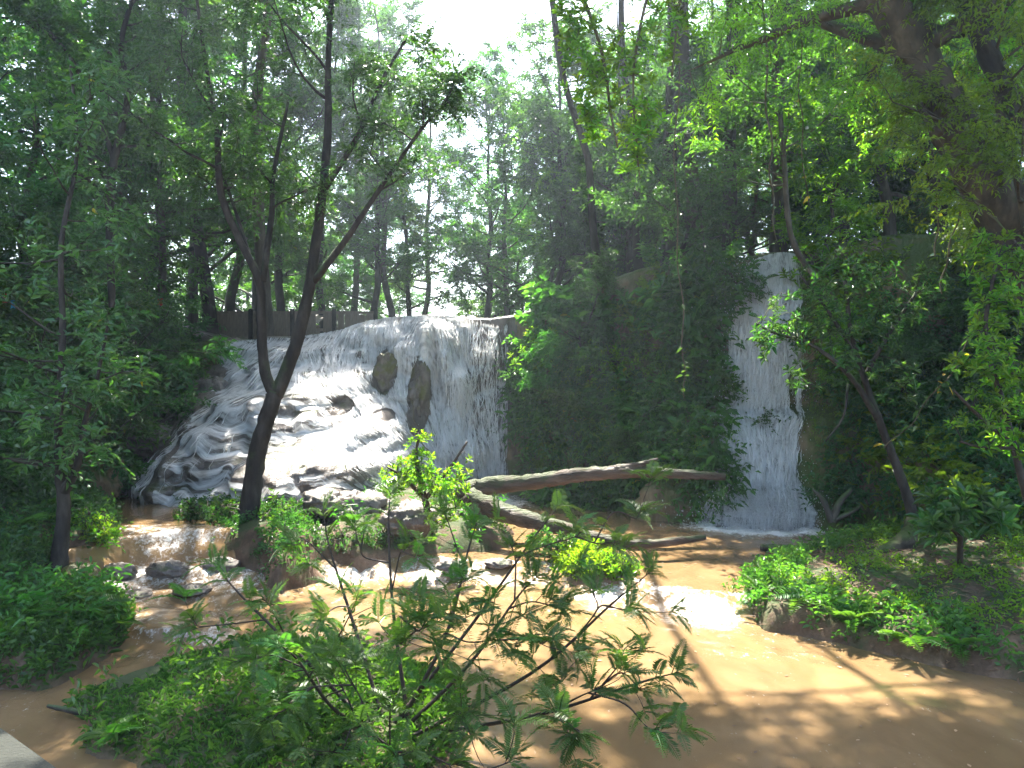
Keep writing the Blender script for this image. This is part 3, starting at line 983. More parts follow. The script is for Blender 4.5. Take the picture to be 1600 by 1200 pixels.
boulder(40, 895, 11.6, 30, 14, .3, 'pale rock at the far left of the low cascade', 'rock', seed=20)
boulder(120, 905, 11.4, 34, 26, .35, 'dark rock with water running round it below the thin left tree', 'boulder', seed=21)

for i_, (u_, v_, Y_, a_, b_, lab_) in enumerate([(185, 893, 12.3, 30, 14, 'wet stone under the left part of the low cascade lip'), (262, 890, 12.6, 34, 15, 'wet stone under the middle of the low cascade lip'), (345, 884, 12.9, 30, 14, 'wet stone under the right end of the low cascade lip'),
        (300, 922, 11.9, 30, 9, 'flat wet stone in the froth below the low cascade'), (215, 930, 11.7, 24, 8, 'small wet stone in the froth by the left islet'), (270, 985, 10.4, 40, 9, 'low wet ledge stone right of the left islet'),
        (705, 884, 13.2, 26, 8, 'wet stone at the left part of the water step'), (780, 880, 13.3, 22, 8, 'wet stone in the middle of the water step'), (1010, 915, 12.3, 24, 8, 'small wet stone at the bend of the water step'), (1085, 938, 11.6, 18, 8, 'dark stone in the right part of the water step')]):
    boulder(u_, v_, Y_, a_, b_, .25, lab_, 'rock', seed=40 + i_, name='stone', n=24)

# ------------------------------------------------------------------ tree building
def limb(rng, p0, d0, L, n=6, up=0.15, wob=0.12):
    pts = [p0]
    d = d0 / np.linalg.norm(d0)
    for i in range(n):
        d = d + rng.normal(size=3) * wob + np.array([0, 0, up])
        d = d / np.linalg.norm(d)
        pts.append(pts[-1] + d * L / n)
    return np.array(pts)


def grow(mb, path, rad, rng, nl=14, t0=0.35, t1=1.0, L=(2.0, 3.4), sub=6, twigs=5, elev=(0.1, 0.7), twl=0.5, azim=None, sides=5, minr=0.012, drop=0.0):
    """limbs and side branches along a trunk; returns twig origins and directions"""
    O, D = [], []
    n = len(path)
    for k in range(nl):
        t = t0 + (t1 - t0) * (k + rng.random() * 0.8) / nl
        f = min(t, 0.999) * (n - 1)
        i = int(f)
        p = path[i] + (path[min(i + 1, n - 1)] - path[i]) * (f - i)
        r = np.interp(f, np.arange(n), rad)
        az = rng.uniform(0, 2 * np.pi) if azim is None else rng.normal(azim[0], azim[1])
        el = rng.uniform(*elev)
        d = np.array([math.cos(az) * math.cos(el), math.sin(az) * math.cos(el), math.sin(el)])
        ll = rng.uniform(*L) * (1.0 - 0.45 * max(0, (t - 0.6) / 0.4))
        lp = limb(rng, p, d, ll, 7, 0.04 - drop, 0.13)
        lr = np.linspace(max(r * 0.5, minr), minr * 0.6, len(lp))
        tube(mb, lp, lr, sides, cap=False)
        for s in range(sub):
            ts = 0.25 + 0.75 * (s + rng.random()) / sub
            fi = min(ts, 0.999) * (len(lp) - 1)
            j = int(fi)
            q = lp[j] + (lp[j + 1] - lp[j]) * (fi - j)
            dd = lp[j + 1] - lp[j]
            dd = dd / np.linalg.norm(dd)
            side = rng.normal(size=3) * np.array([1, 1, 0.5])
            dd = dd * 0.7 + side / np.linalg.norm(side)
            sl = ll * rng.uniform(0.22, 0.45)
            sp = limb(rng, q, dd, sl, 4, 0.02 - drop, 0.16)
            tube(mb, sp, np.linspace(minr * 0.7, minr * 0.25, len(sp)), 3, cap=False)
            for w in range(twigs):
                fw = rng.uniform(0.3, 1) * (len(sp) - 1.001)
                jw = int(fw)
                o = sp[jw] + (sp[jw + 1] - sp[jw]) * (fw - jw)
                e = (sp[jw + 1] - sp[jw])
                e = e / np.linalg.norm(e) * 0.6 + rng.normal(size=3) * np.array([0.8, 0.8, 0.45])
                O.append(o)
                D.append(e / np.linalg.norm(e))
    return np.array(O), np.array(D)


def spray(mbl, O, D, rng, m=12, tl=0.5, leaf=0.13, w=0.42, six=False, droop=0.15, angle=0.9, mbw=None, jit=0.35, rnd=None):
    """alternate leaves along each twig"""
    N = len(O)
    tl = tl * rng.uniform(0.6, 1.3, N)
    t = (np.arange(m) + 0.5) / m
    up = np.array([0, 0, 1.0]) + rng.normal(size=(N, 3)) * 0.35
    S = norm(np.cross(D, up))
    Nn = np.cross(S, D)
    bend = np.zeros((N, 1, 3))
    bend[..., 2] = -0.25
    pos = O[:, None] + D[:, None] * (tl[:, None] * t[None])[..., None] + bend * (tl[:, None] * t[None] ** 2)[..., None]
    sg = np.where(np.arange(m) % 2 == 0, 1.0, -1.0)[None, :, None]
    d = D[:, None] * math.cos(angle) + S[:, None] * sg * math.sin(angle) + rng.normal(size=(N, m, 3)) * jit
    nn = Nn[:, None] + rng.normal(size=(N, m, 3)) * 0.4
    L = leaf * rng.uniform(0.6, 1.25, (N, m))
    pos, d, nn, L = pos.reshape(-1, 3), d.reshape(-1, 3), nn.reshape(-1, 3), L.reshape(-1)
    r = np.clip(rng.random(N)[:, None] * 0.6 + rng.random((N, m)) * 0.4, 0, 1).ravel() if rnd is None else rnd
    (leaves6 if six else leaves4)(mbl, pos, d, nn, L, w, droop=droop, rnd=r)
    if mbw is not None:
        e = O + D * tl[:, None] + bend[:, 0] * tl[:, None]
        a = S * 0.004
        v = np.stack([O - a, O + a, e + a * .4, e - a * .4], 1).reshape(-1, 3)
        mbw.add(v, np.arange(4 * N).reshape(N, 4))


def tree_proto(seed, height=12.0, crown0=0.35, Rr=3.2, lean=0.4, nl=18, leaf=0.13, w=0.42, m=12, trunk_r=0.16, sub=7, twigs=10, tl=0.5, angle=0.9, elev=(0.0, 0.7), drop=0.0, droop=0.15):
    rng = R_(seed)
    k = 10
    path = np.stack([np.cumsum(rng.normal(size=k) * 0.09) + lean * np.linspace(0, 1, k) ** 2, np.cumsum(rng.normal(size=k) * 0.09), np.linspace(-0.4, height, k)], -1)
    path[0, :2] = path[1, :2] = 0
    path = catmull(path, 3)
    rad = trunk_r * (1 - 0.85 * np.linspace(0, 1, len(path))) * (1 + 0.5 * np.exp(-np.arange(len(path)) / 1.5))
    wood, crown = MB(), MB()
    tube(wood, path, rad, 8, rough=0.05, rng=rng)
    O, D = grow(wood, path, rad, rng, nl, crown0, 1.0, (Rr * 0.6, Rr), sub, twigs, elev, drop=drop)
    spray(crown, O, D, rng, m, tl, leaf, w, angle=angle, mbw=wood, droop=droop)
    return wood, crown


PROTO = {}


def proto(key, bark, leafm, **kw):
    w, c = tree_proto(**kw)
    PROTO[key] = (w.mesh('trunk', M[bark]), c.mesh('crown', M[leafm], False))


proto('slim1', 'bark', 'leaf_mid', seed=101, height=13, crown0=0.16, Rr=3.2, nl=22, leaf=0.15, m=12)
proto('slim2', 'bark_pale', 'leaf_deep', seed=102, height=14, crown0=0.2, Rr=3.0, nl=22, leaf=0.14, m=12)
proto('broad1', 'bark', 'leaf_deep', seed=103, height=12, crown0=0.1, Rr=4.2, nl=24, leaf=0.16, m=12, sub=7)
proto('broad2', 'bark_pale', 'leaf_mid', seed=104, height=12, crown0=0.12, Rr=4.0, nl=24, leaf=0.15, m=13, sub=7)
proto('feather1', 'bark_pale', 'leaf_light', seed=105, height=12, crown0=0.15, Rr=4.2, nl=22, leaf=0.09, w=0.3, m=24, sub=7, tl=0.6, angle=1.2, droop=0.3, elev=(-.1, .6))
proto('feather2', 'bark_mossy', 'leaf_mid', seed=106, height=13, crown0=0.1, Rr=4.0, nl=24, leaf=0.10, w=0.3, m=22, sub=7, tl=0.6, angle=1.2, droop=0.3, elev=(-.2, .5), drop=.02)
proto('tall1', 'bark_pale', 'leaf_mid', seed=111, height=16, crown0=0.55, Rr=4.6, nl=20, leaf=0.14, m=12, trunk_r=.2, twigs=15)
proto('tall2', 'bark', 'leaf_deep', seed=112, height=16, crown0=0.6, Rr=4.4, nl=18, leaf=0.14, m=12, trunk_r=.2, twigs=15)
proto('tall3', 'bark', 'leaf_mid', seed=113, height=16, crown0=0.58, Rr=4.8, nl=24, leaf=0.15, m=12, trunk_r=.10, twigs=22)  # added for shade: thin trunk, dense crown above the view
proto('low1', 'bark', 'leaf_deep', seed=107, height=5.5, crown0=0.1, Rr=2.4, nl=20, leaf=0.13, m=11, trunk_r=.07, sub=6)
proto('low2', 'bark_mossy', 'leaf_mid', seed=108, height=5.0, crown0=0.08, Rr=2.2, nl=20, leaf=0.15, m=11, trunk_r=.06, sub=6)
proto('low3', 'bark_mossy', 'leaf_light', seed=109, height=4.5, crown0=0.08, Rr=2.0, nl=18, leaf=0.14, m=11, trunk_r=.06, sub=6)

DESC = {'slim1': 'slender dark-trunked tree', 'slim2': 'slender pale-trunked tree', 'broad1': 'broad dark green tree',
        'broad2': 'broad mid green tree', 'feather1': 'feathery light green tree', 'feather2': 'feathery drooping mossy tree',
        'tall1': 'tall pale-trunked shade tree', 'tall2': 'tall dark-trunked shade tree', 'tall3': 'added tall thin-trunked shade tree', 'low1': 'deep green bush', 'low2': 'mid green bush', 'low3': 'light green bush'}
ORD = ['leftmost', 'second leftmost', 'third leftmost', 'fourth leftmost', 'fifth leftmost', 'sixth leftmost', 'seventh leftmost', 'eighth leftmost']


def ground_at(x, y):
    yt = float(np.interp(x, xs, ytop))
    if y > yt:
        return float(np.interp(x, xs, ZT)) - 0.05
    return float(ground_z(np.array([x]), np.array([y]))[0])


def place(kind, u, Y, s, rz, label, group=None, z=None, cat='tree', name=None, tilt=(0, 0)):
    x = (u - 800) / F * Y
    zz = ground_at(x, Y) if z is None else z
    e = empty(name or 'tree', (x, Y, zz), label, cat, group, math.radians(rz), s)
    e.rotation_euler = (math.radians(tilt[0]), math.radians(tilt[1]), math.radians(rz))
    w, c = PROTO[kind]
    link('trunk', w, e)
    link('crown', c, e)
    return e


def row(items, where, group):
    """trees of one stand; each label tells its look and its rank from the left among its look-alikes"""
    cnt, seen = {}, {}
    items = sorted(items, key=lambda q: q[1])
    for q in items:
        cnt[q[0]] = cnt.get(q[0], 0) + 1
    for (k, u, Y, s, rz, *rest) in items:
        i = seen.get(k, 0)
        seen[k] = i + 1
        lab = (ORD[i] + ' ' if cnt[k] > 1 else '') + DESC[k] + ' ' + where
        place(k, u, Y, s, rz, lab, group, tilt=rest[0] if rest else (0, 0))


# behind the wide fall
row([('slim1', 505, 31, 1.05, 20), ('slim2', 552, 33, 1.05, 80), ('slim1', 582, 29, .85, 140), ('slim2', 612, 29.5, 0.88, 200), ('slim1', 640, 33, .8, 260), ('slim2', 662, 35, .85, 320),
     ('broad1', 762, 31, 0.85, 10), ('broad2', 792, 30, .8, 70), ('tall2', 330, 24.8, 1.05, 0, (24, 4)), ('tall1', 415, 25.0, 1.1, 0, (27, 8)), ('slim1', 440, 30, 1.15, 40), ('broad1', 400, 31, 1.0, 190), ('slim2', 360, 28, 1.15, 15)],  # tall pair added, tilted so crowns above the view shade the left foreground
    'on the plateau behind the wide fall', 'trees on the plateau behind the wide fall')
row([('broad2', 300, 26, 1.15, 30), ('broad1', 230, 24, 1.2, 100), ('feather2', 170, 22, 1.2, 60), ('broad1', 90, 20.5, 1.25, 200), ('broad2', 20, 20, 1.2, 320), ('broad1', -80, 18, 1.3, 40), ('slim2', 270, 22.5, 1.1, 250)],
    'on the dark slope left of the wide fall', 'trees on the left slope')
row([('broad1', 870, 26, .75, 50), ('feather1', 930, 26, .75, 110), ('broad2', 985, 25, .75, 170), ('feather2', 1050, 25, .78, 230), ('feather1', 1110, 25, .78, 290), ('tall3', 945, 23.0, 1.15, 0, (24, -15)), ('tall3', 1000, 22.4, 1.1, 0, (27, -10)), ('tall1', 1090, 22.4, 1.1, 0, (25, -9)), ('tall2', 1045, 22.2, 1.1, 0, (25, -4)), ('tall2', 1140, 21.5, 1.05, 0, (23, -6)), ('tall1', 1215, 21.8, 1.05, 0, (26, -8))],  # tall ones added and tilted so unseen crowns keep sun off the near pool
    'above the bushy cliff between the falls', 'trees above the cliff between the falls')
row([('feather1', 1170, 26, .75, 20), ('feather2', 1250, 25.5, .72, 80), ('broad2', 1320, 20.5, .9, 140), ('feather1', 1390, 20, .95, 200), ('broad1', 1470, 19.5, .95, 260), ('feather2', 1540, 18.5, 1.0, 320), ('broad2', 1640, 18, 1.0, 10)],
    'above the tall fall and the right bank', 'trees above the right bank')
row([('broad1', 120, 42, 1.2, 20), ('broad2', 250, 45, 1.1, 60), ('broad1', 380, 48, 1.0, 90), ('broad2', 500, 50, 1.05, 130), ('broad1', 590, 52, .95, 170), ('broad2', 810, 46, .8, 210), ('broad1', 900, 42, .95, 250), ('broad2', 1010, 40, 1.0, 290), ('broad1', 1130, 38, 1.0, 330), ('broad2', 1260, 36, 1.0, 15), ('broad1', 1400, 36, 1.0, 55)],
    'deep in the hazy far forest', 'trees of the far forest')
# bushes along the cliff top and on the slopes
row([('low1', 835, 21.8, .75, 10), ('low2', 890, 21.5, .9, 60), ('low1', 945, 20.9, .9, 110), ('low2', 1000, 20.4, 1.0, 160), ('low1', 1060, 20.0, 1.0, 210), ('low2', 1115, 19.4, .85, 260)],
    'leaning over the cliff edge between the falls', 'bushes along the cliff edge')
row([('low3', 1290, 18.6, .85, 10), ('low1', 1345, 18.2, 1.0, 60), ('low3', 1410, 17.6, 1.0, 110), ('low2', 1480, 17.2, 1.1, 160), ('low1', 1560, 16.5, 1.1, 210), ('low2', 1650, 15, 1.1, 310)],
    'on the steep slope right of the tall fall', 'bushes right of the tall fall')
row([('low1', 300, 22.8, .8, 10), ('low2', 245, 20.8, .9, 60), ('low1', 190, 19.0, .95, 110), ('low2', 130, 17.5, 1.0, 160), ('low1', 60, 16.0, 1.0, 210), ('low2', 0, 15, 1.0, 260), ('low1', -60, 13.5, 1.0, 300)],
    'on the shaded bank left of the wide fall', 'bushes on the shaded left bank')
row([('low2', 330, 36, 1.1, 10), ('low1', 400, 37, .95, 50), ('low2', 470, 36, 1.0, 90), ('low1', 525, 38, .95, 130), ('low2', 575, 37, .8, 170), ('low1', 625, 40, .8, 210), ('low2', 760, 36, 1.0, 250), ('low1', 810, 34, 1.1, 290)],
    'in the gap behind the wide fall', 'bushes far behind the wide fall')
row([('low1', 870, 27, 1.3, 10), ('low2', 930, 28, 1.4, 50), ('low1', 990, 27, 1.4, 90), ('low2', 1050, 26, 1.4, 130), ('low1', 1120, 25, 1.4, 170), ('low2', 1190, 24, 1.3, 210), ('low1', 1260, 23.5, 1.3, 250), ('low2', 1330, 23, 1.3, 290), ('low1', 1400, 22, 1.3, 330), ('low2', 1480, 22, 1.3, 20), ('low1', 1560, 21, 1.3, 60)],
    'filling the forest behind the cliff top', 'bushes behind the cliff top')
# tall trees beside the river whose crowns close over it
row([('tall1', -420, 13, 1.1, 0, (0, 22)), ('tall2', -420, 9.5, 1.0, 0, (0, 26))], 'leaning over the river from the left bank', 'tall trees on the left bank')
row([('tall2', 1950, 11.5, 1.1, 0, (0, -30))], 'leaning over the river from the right bank', 'tall trees on the right bank')


for i_, (k_, u_, v_, Y_, s_, lab_) in enumerate([('low2', 845, 600, 20.6, .34, 'green bush jutting from the cliff beside the thin water veil'), ('low1', 905, 520, 20.6, .42, 'dark bush jutting from the upper cliff between the falls'), ('low3', 990, 500, 20.1, .36, 'light bush on the upper cliff between the falls'),
        ('low2', 1050, 560, 19.5, .36, 'green bush on the cliff left of the tall fall'), ('low1', 960, 660, 20.0, .36, 'dark bush half way down the cliff above the fallen trunk'), ('low3', 880, 760, 20.2, .3, 'light bush at the foot of the cliff behind the fallen trunk'),
        ('low1', 1090, 700, 18.6, .28, 'dark bush beside the ledge of the tall fall'), ('low2', 1015, 745, 18.8, .3, 'green bush at the cliff foot behind the end of the fallen trunk'), ('low3', 1310, 560, 17.2, .34, 'light bush on the ochre wall right of the tall fall'),
        ('low1', 1395, 640, 16.4, .4, 'dark bush on the wall behind the shrub tree'), ('low2', 1470, 560, 16.2, .45, 'green bush high on the right wall'), ('low3', 1500, 700, 15.0, .42, 'light bush low on the right wall')]):
    q_ = P(u_, v_, Y_)
    place(k_, u_, Y_, s_, 40 * i_, lab_, 'bushes growing out of the cliff', z=q_[2] - 1.0 * s_, cat='bush', name='bush', tilt=(25, 0))

# ------------------------------------------------------------------ trees with a shape of their own
def pxpath(pts, n=8):
    """(u, v, Y, radius in pixels) -> smooth path and radii"""
    a = np.array([[*P(u, v, Y), r / F * Y] for u, v, Y, r in pts])
    c = catmull(a, n)
    return c[:, :3], np.maximum(c[:, 3], 0.004)


def own_tree(paths, label, grown, bark='bark', leafm='leaf_deep', seed=1, leaf=0.13, m=12, tl=0.5, six=False, w=0.42, cat='tree', name='tree', droop=.15, angle=.9):
    rng = R_(seed)
    wood, crown = MB(), MB()
    first = None
    for i, pts in enumerate(paths):
        pa, ra = pxpath(pts)
        if first is None:
            first = pa[0].copy()
        tube(wood, pa - first, ra, 10, rough=0.05, rng=rng)
        g = dict(grown[i] or {})
        if g:
            O, D = grow(wood, pa - first, ra, rng, **g)
            spray(crown, O, D, rng, m, tl, leaf, w, six, mbw=wood, droop=droop, angle=angle)
    e = empty(name, first, label, cat)
    wood.obj('trunk', M[bark], e)
    if crown.n:
        crown.obj('crown', M[leafm], e, False)
    return e


# the forked tree in front of the wide fall
gk = dict(nl=9, t0=.35, t1=1, L=(1.2, 2.6), sub=6, twigs=7, elev=(0.1, 1.0), minr=.014)
own_tree([[(378, 850, 14.2, 25), (388, 810, 14.2, 17), (400, 720, 14.2, 14), (418, 650, 14.2, 13), (432, 612, 14.2, 12)],
          [(432, 622, 14.2, 10), (414, 580, 14.15, 8.5), (408, 500, 14.1, 7.5), (405, 440, 14.0, 6.5), (372, 370, 13.9, 5.5), (345, 300, 13.8, 5.5), (338, 200, 13.7, 4), (320, 90, 13.6, 3), (300, -60, 13.5, 2)],
          [(432, 618, 14.2, 11), (462, 540, 14.25, 10), (485, 440, 14.3, 8.5), (500, 330, 14.35, 7.2), (512, 210, 14.4, 6), (513, 100, 14.4, 5), (518, 0, 14.4, 4.2), (530, -160, 14.5, 4), (520, -330, 14.5, 2)],
          [(410, 440, 14.0, 5.5), (424, 340, 14.2, 4.5), (428, 270, 14.3, 3.5), (450, 160, 14.4, 2.2)],
          [(490, 440, 14.3, 6), (540, 375, 14.1, 5), (590, 300, 13.9, 3.8), (660, 200, 13.7, 2.6), (700, 160, 13.6, 1.6)],
          [(505, 300, 14.3, 5), (560, 210, 14.5, 4), (600, 120, 14.6, 3), (635, 60, 14.7, 2)],
          [(395, 415, 14.0, 3), (368, 330, 14.2, 2.6), (340, 250, 14.4, 2)]],
         'dark forked tree on the islet in front of the wide fall',
         [None, dict(gk, t0=.6, nl=8), dict(gk, t0=.55, nl=8), dict(gk, nl=4, L=(.8, 1.5)), dict(gk, nl=6, L=(.6, 1.4), t0=.45), dict(gk, nl=4, L=(.6, 1.2)), dict(gk, nl=4, L=(.8, 1.5), t0=.5)],
         'bark', 'leaf_deep', 11, leaf=.11, m=14, tl=.55, w=.36)
# thin dark tree at the far left, standing at the cascade's edge
own_tree([[(88, 912, 11.3, 17), (95, 850, 11.3, 12), (100, 790, 11.3, 10), (95, 740, 11.3, 9), (92, 640, 11.3, 6.5), (98, 520, 11.4, 5), (96, 380, 11.5, 4), (120, 240, 11.7, 3), (110, 90, 11.8, 2)],
          [(99, 770, 11.3, 9), (120, 728, 11.2, 6), (132, 660, 11.1, 4), (150, 600, 11.0, 3), (170, 500, 10.9, 2)]],
         'thin dark two-stemmed tree beside the low cascade at far left',
         [dict(nl=20, t0=.34, t1=1, L=(1.0, 1.9), sub=5, twigs=4, elev=(-.2, .5), minr=.008), dict(nl=10, t0=.25, t1=1, L=(.8, 1.4), sub=5, twigs=4, elev=(-.2, .5), minr=.008)],
         'bark', 'leaf_near', 12, leaf=.13, m=7, tl=.4, six=True, w=.4)
own_tree([[(175, 480, 15.5, 5), (172, 330, 15.5, 7), (178, 250, 15.4, 6), (200, 150, 15.3, 5), (190, 60, 15.2, 4), (230, -60, 15, 3)],
          [(178, 250, 15.4, 4), (150, 170, 15.2, 3.5), (110, 90, 15, 3), (60, 30, 14.8, 2)]],
         'slanting dark tree in the left thicket above the bank', [dict(nl=14, t0=.2, L=(1.2, 2.2), sub=6, twigs=8), dict(nl=8, t0=.2, L=(.9, 1.8), sub=6, twigs=7)],
         'bark', 'leaf_deep', 13, leaf=.13, m=12)
# thick leaning trunk at upper right
own_tree([[(1690, 560, 12.6, 44), (1600, 400, 12.2, 38), (1530, 270, 11.9, 35), (1460, 140, 11.6, 32), (1400, 30, 11.3, 29), (1330, -110, 11.0, 25), (1220, -280, 10.7, 20), (1090, -420, 10.5, 13), (900, -560, 10.4, 7)]],
         'thick mossy trunk leaning over the river at upper right', [dict(nl=24, t0=.42, t1=1, L=(2.2, 4.4), sub=8, twigs=9, elev=(-.25, .6))],
         'bark_mossy', 'leaf_light', 14, leaf=.10, m=22, tl=.6, w=.3, droop=.3, angle=1.2)
own_tree([[(1640, 700, 11.5, 9), (1610, 500, 11.5, 8), (1600, 330, 11.4, 7), (1560, 160, 11.3, 6), (1540, 0, 11.2, 5), (1500, -150, 11, 3)]],
         'slim tree at the right edge with feathery boughs', [dict(nl=24, t0=.3, L=(1.3, 2.6), sub=7, twigs=8, elev=(-.3, .4))],
         'bark_mossy', 'leaf_light', 15, leaf=.10, m=20, tl=.55, w=.3, droop=.3, angle=1.2)
own_tree([[(1305, 470, 16.4, 4), (1240, 380, 16.4, 4.5), (1225, 250, 16.3, 4), (1215, 120, 16.2, 3.5), (1200, -60, 16, 3)]],
         'thin bare-stemmed tree rising just right of the tall fall lip', [dict(nl=14, t0=.4, L=(1.2, 2.4), sub=6, twigs=7)],
         'bark_pale', 'leaf_mid', 16, leaf=.12, m=12)


# ------------------------------------------------------------------ shrubs whose leaf rosettes can be picked apart
def rosette(seed, n=9, L=.13, w=.34, mat='leaf_near', tilt=.45, stalk=.06):
    rng = R_(seed)
    mb = MB()
    az = np.arange(n) * 2.4 + rng.random(n) * .4
    el = np.linspace(tilt + .7, tilt - .35, n) + rng.normal(size=n) * .15
    d = np.stack([np.cos(az) * np.cos(el), np.sin(az) * np.cos(el), np.sin(el)], -1)
    p = np.stack([0 * az, 0 * az, np.linspace(.0, -stalk, n)], -1)
    nn = np.stack([-np.cos(az) * np.sin(el), -np.sin(az) * np.sin(el), np.cos(el)], -1)
    leaves6(mb, p, d, nn, L * rng.uniform(.75, 1.15, n), w, .07, .22, rng.random(n) * .94)
    return mb.mesh('leaf_cluster', M[mat], False)


ROS = {'near': [rosette(i, 9, .15) for i in range(4)], 'light': [rosette(10 + i, 8, .15, .36, 'leaf_light') for i in range(4)],
       'deep': [rosette(20 + i, 8, .13, .4, 'leaf_deep') for i in range(3)], 'big': [rosette(30 + i, 10, .30, .3, 'leaf_near', .35) for i in range(3)]}


def rosette_shrub(stems, blobs, n, kind, label, seed, name='shrub', cat='shrub', bark='stem', scale=(.8, 1.25), root=None):
    """stems: list of pixel paths; blobs: (u, v, Y, ru, rv, rdepth m, weight); rosettes sit through the blobs, each joined to the nearest stem by a twig"""
    rng = R_(seed)
    wood = MB()
    sp = []
    first = None
    for pts in stems:
        pa, ra = pxpath(pts)
        if first is None:
            first = pa[0].copy()
        tube(wood, pa - first, ra, 7, rough=.05, rng=rng)
        sp.append(pa[len(pa) // 4:])
    sp = np.concatenate(sp)
    e = empty(name, first, label, cat)
    wts = np.array([b[6] for b in blobs], float)
    ks = rng.choice(len(blobs), n, p=wts / wts.sum())
    cl = []
    for k in ks:
        u, v, Y, ru, rv, rd, _ = blobs[k]
        d = norm(rng.normal(size=3)) * (rng.random() ** .45)
        c = P(u, v, Y) + d * np.array([ru / F * Y, rd, rv / F * Y])
        cl.append(c)
        q = sp[np.argmin(((sp - c) ** 2).sum(1) + 0.3 * np.maximum(sp[:, 2] - c[2], 0))]
        if len(cl) > 8:
            prev = np.array(cl[:-1])
            j = np.argmin(((prev - c) ** 2).sum(1))
            if np.linalg.norm(prev[j] - c) < np.linalg.norm(q - c) * .7:
                q = prev[j]
        mid = (q + c) / 2 + np.array([0, 0, .06]) + rng.normal(size=3) * .03
        tube(wood, np.array([q, mid, c]) - first, [.008, .006, .004], 3, cap=False)
        out = (c - P(u, v, Y)) * np.array([1, 1, .6]) + np.array([0, -0.1, .35 * rd + .25])
        qd = Vector(out).to_track_quat('Z', 'Y')
        o = link('leaf_cluster', ROS[kind][rng.integers(len(ROS[kind]))], e, loc=c - first, scale=rng.uniform(*scale))
        o.rotation_euler = (qd @ Quaternion((0, 0, 1), rng.uniform(0, 6.28))).to_euler()
    wood.obj('branches', M[bark], e)
    return e


rosette_shrub([[(1432, 862, 12.9, 12), (1425, 800, 12.9, 9), (1405, 740, 12.9, 7), (1375, 660, 12.9, 6), (1350, 590, 12.9, 4.5), (1330, 520, 12.9, 4), (1320, 440, 12.9, 3)],
               [(1372, 655, 12.9, 5), (1330, 590, 12.7, 4), (1270, 540, 12.5, 3), (1210, 520, 12.4, 2.2), (1180, 505, 12.4, 1.6)],
               [(1350, 590, 12.9, 4), (1390, 520, 13, 3.2), (1430, 460, 13.1, 2.4)], [(1340, 560, 12.8, 3.5), (1290, 480, 12.8, 2.6), (1250, 430, 12.8, 2)],
               [(1325, 600, 12.7, 2.4), (1318, 650, 12.6, 1.6), (1290, 690, 12.6, 1.2)]],
              [(1330, 430, 12.9, 90, 50, .7, 3), (1290, 480, 12.7, 90, 55, .6, 3), (1215, 520, 12.4, 50, 45, .35, 2), (1385, 480, 13, 70, 70, .6, 3), (1330, 550, 12.8, 90, 50, .5, 2.5), (1440, 450, 13.1, 50, 60, .4, 1), (1250, 590, 12.5, 40, 25, .3, .6), (1400, 600, 13, 50, 40, .4, .8)],
              300, 'near', 'glossy-leaved shrub tree arching in front of the tall fall', 51, 'shrub_tree', 'shrub', 'bark', (.6, 1.05))
rosette_shrub([[(1640, 900, 10.5, 9), (1600, 760, 10.5, 6), (1570, 640, 10.6, 4.5), (1540, 520, 10.7, 3.5), (1560, 400, 10.8, 2.5)], [(1590, 700, 10.5, 4), (1530, 650, 10.4, 3), (1490, 610, 10.3, 2)],
               [(1590, 700, 10.5, 3), (1540, 700, 10.3, 2.4), (1500, 690, 10.2, 1.6)]],
              [(1570, 400, 10.8, 70, 50, .5, 3), (1560, 480, 10.7, 60, 55, .5, 3), (1550, 570, 10.5, 60, 60, .4, 3), (1590, 660, 10.4, 50, 60, .4, 2), (1530, 660, 10.3, 45, 50, .3, 1.2)],
              260, 'light', 'bright leafy shrub climbing up the right edge of the view', 52, scale=(.6, 1.0))
rosette_shrub([[(1500, 880, 10.6, 5), (1500, 830, 10.5, 4), (1495, 790, 10.5, 3)], [(1500, 830, 10.5, 3), (1530, 780, 10.4, 2)], [(1500, 840, 10.5, 3), (1460, 800, 10.5, 2)]],
              [(1500, 785, 10.5, 45, 22, .35, 2), (1470, 815, 10.4, 35, 22, .3, 1.5), (1545, 800, 10.4, 40, 30, .35, 1.5)], 46, 'big', 'large-leaved plant beside the buttress root on the right bank', 53, 'plant', 'plant', scale=(.7, 1.0))
# bright bush on the middle islet
rosette_shrub([[(668, 800, 13.6, 6), (660, 760, 13.6, 4), (650, 715, 13.6, 3), (655, 680, 13.6, 2)], [(664, 780, 13.6, 4), (700, 735, 13.5, 2.5), (730, 690, 13.5, 1.6)], [(664, 780, 13.6, 4), (630, 745, 13.5, 2.5), (605, 730, 13.5, 1.6)]],
              [(650, 735, 13.6, 40, 36, .4, 3), (690, 760, 13.4, 45, 35, .4, 3), (620, 750, 13.5, 30, 22, .3, 1.5), (655, 695, 13.6, 24, 26, .25, 1), (715, 730, 13.5, 26, 34, .25, .8), (700, 800, 13.3, 50, 30, .4, 1.5)],
              220, 'light', 'bright green bush below the wide fall on the middle islet', 54, scale=(.45, .85))
rosette_shrub([[(135, 850, 12.6, 4), (135, 825, 12.6, 3), (140, 800, 12.6, 2)], [(135, 840, 12.6, 3), (165, 815, 12.5, 2)]],
              [(135, 825, 12.6, 42, 22, .4, 3), (160, 835, 12.4, 34, 18, .35, 2), (110, 812, 12.7, 28, 20, .3, 1.2)], 170, 'light', 'sunlit round bush at the left end of the small pool', 55, scale=(.4, .7))
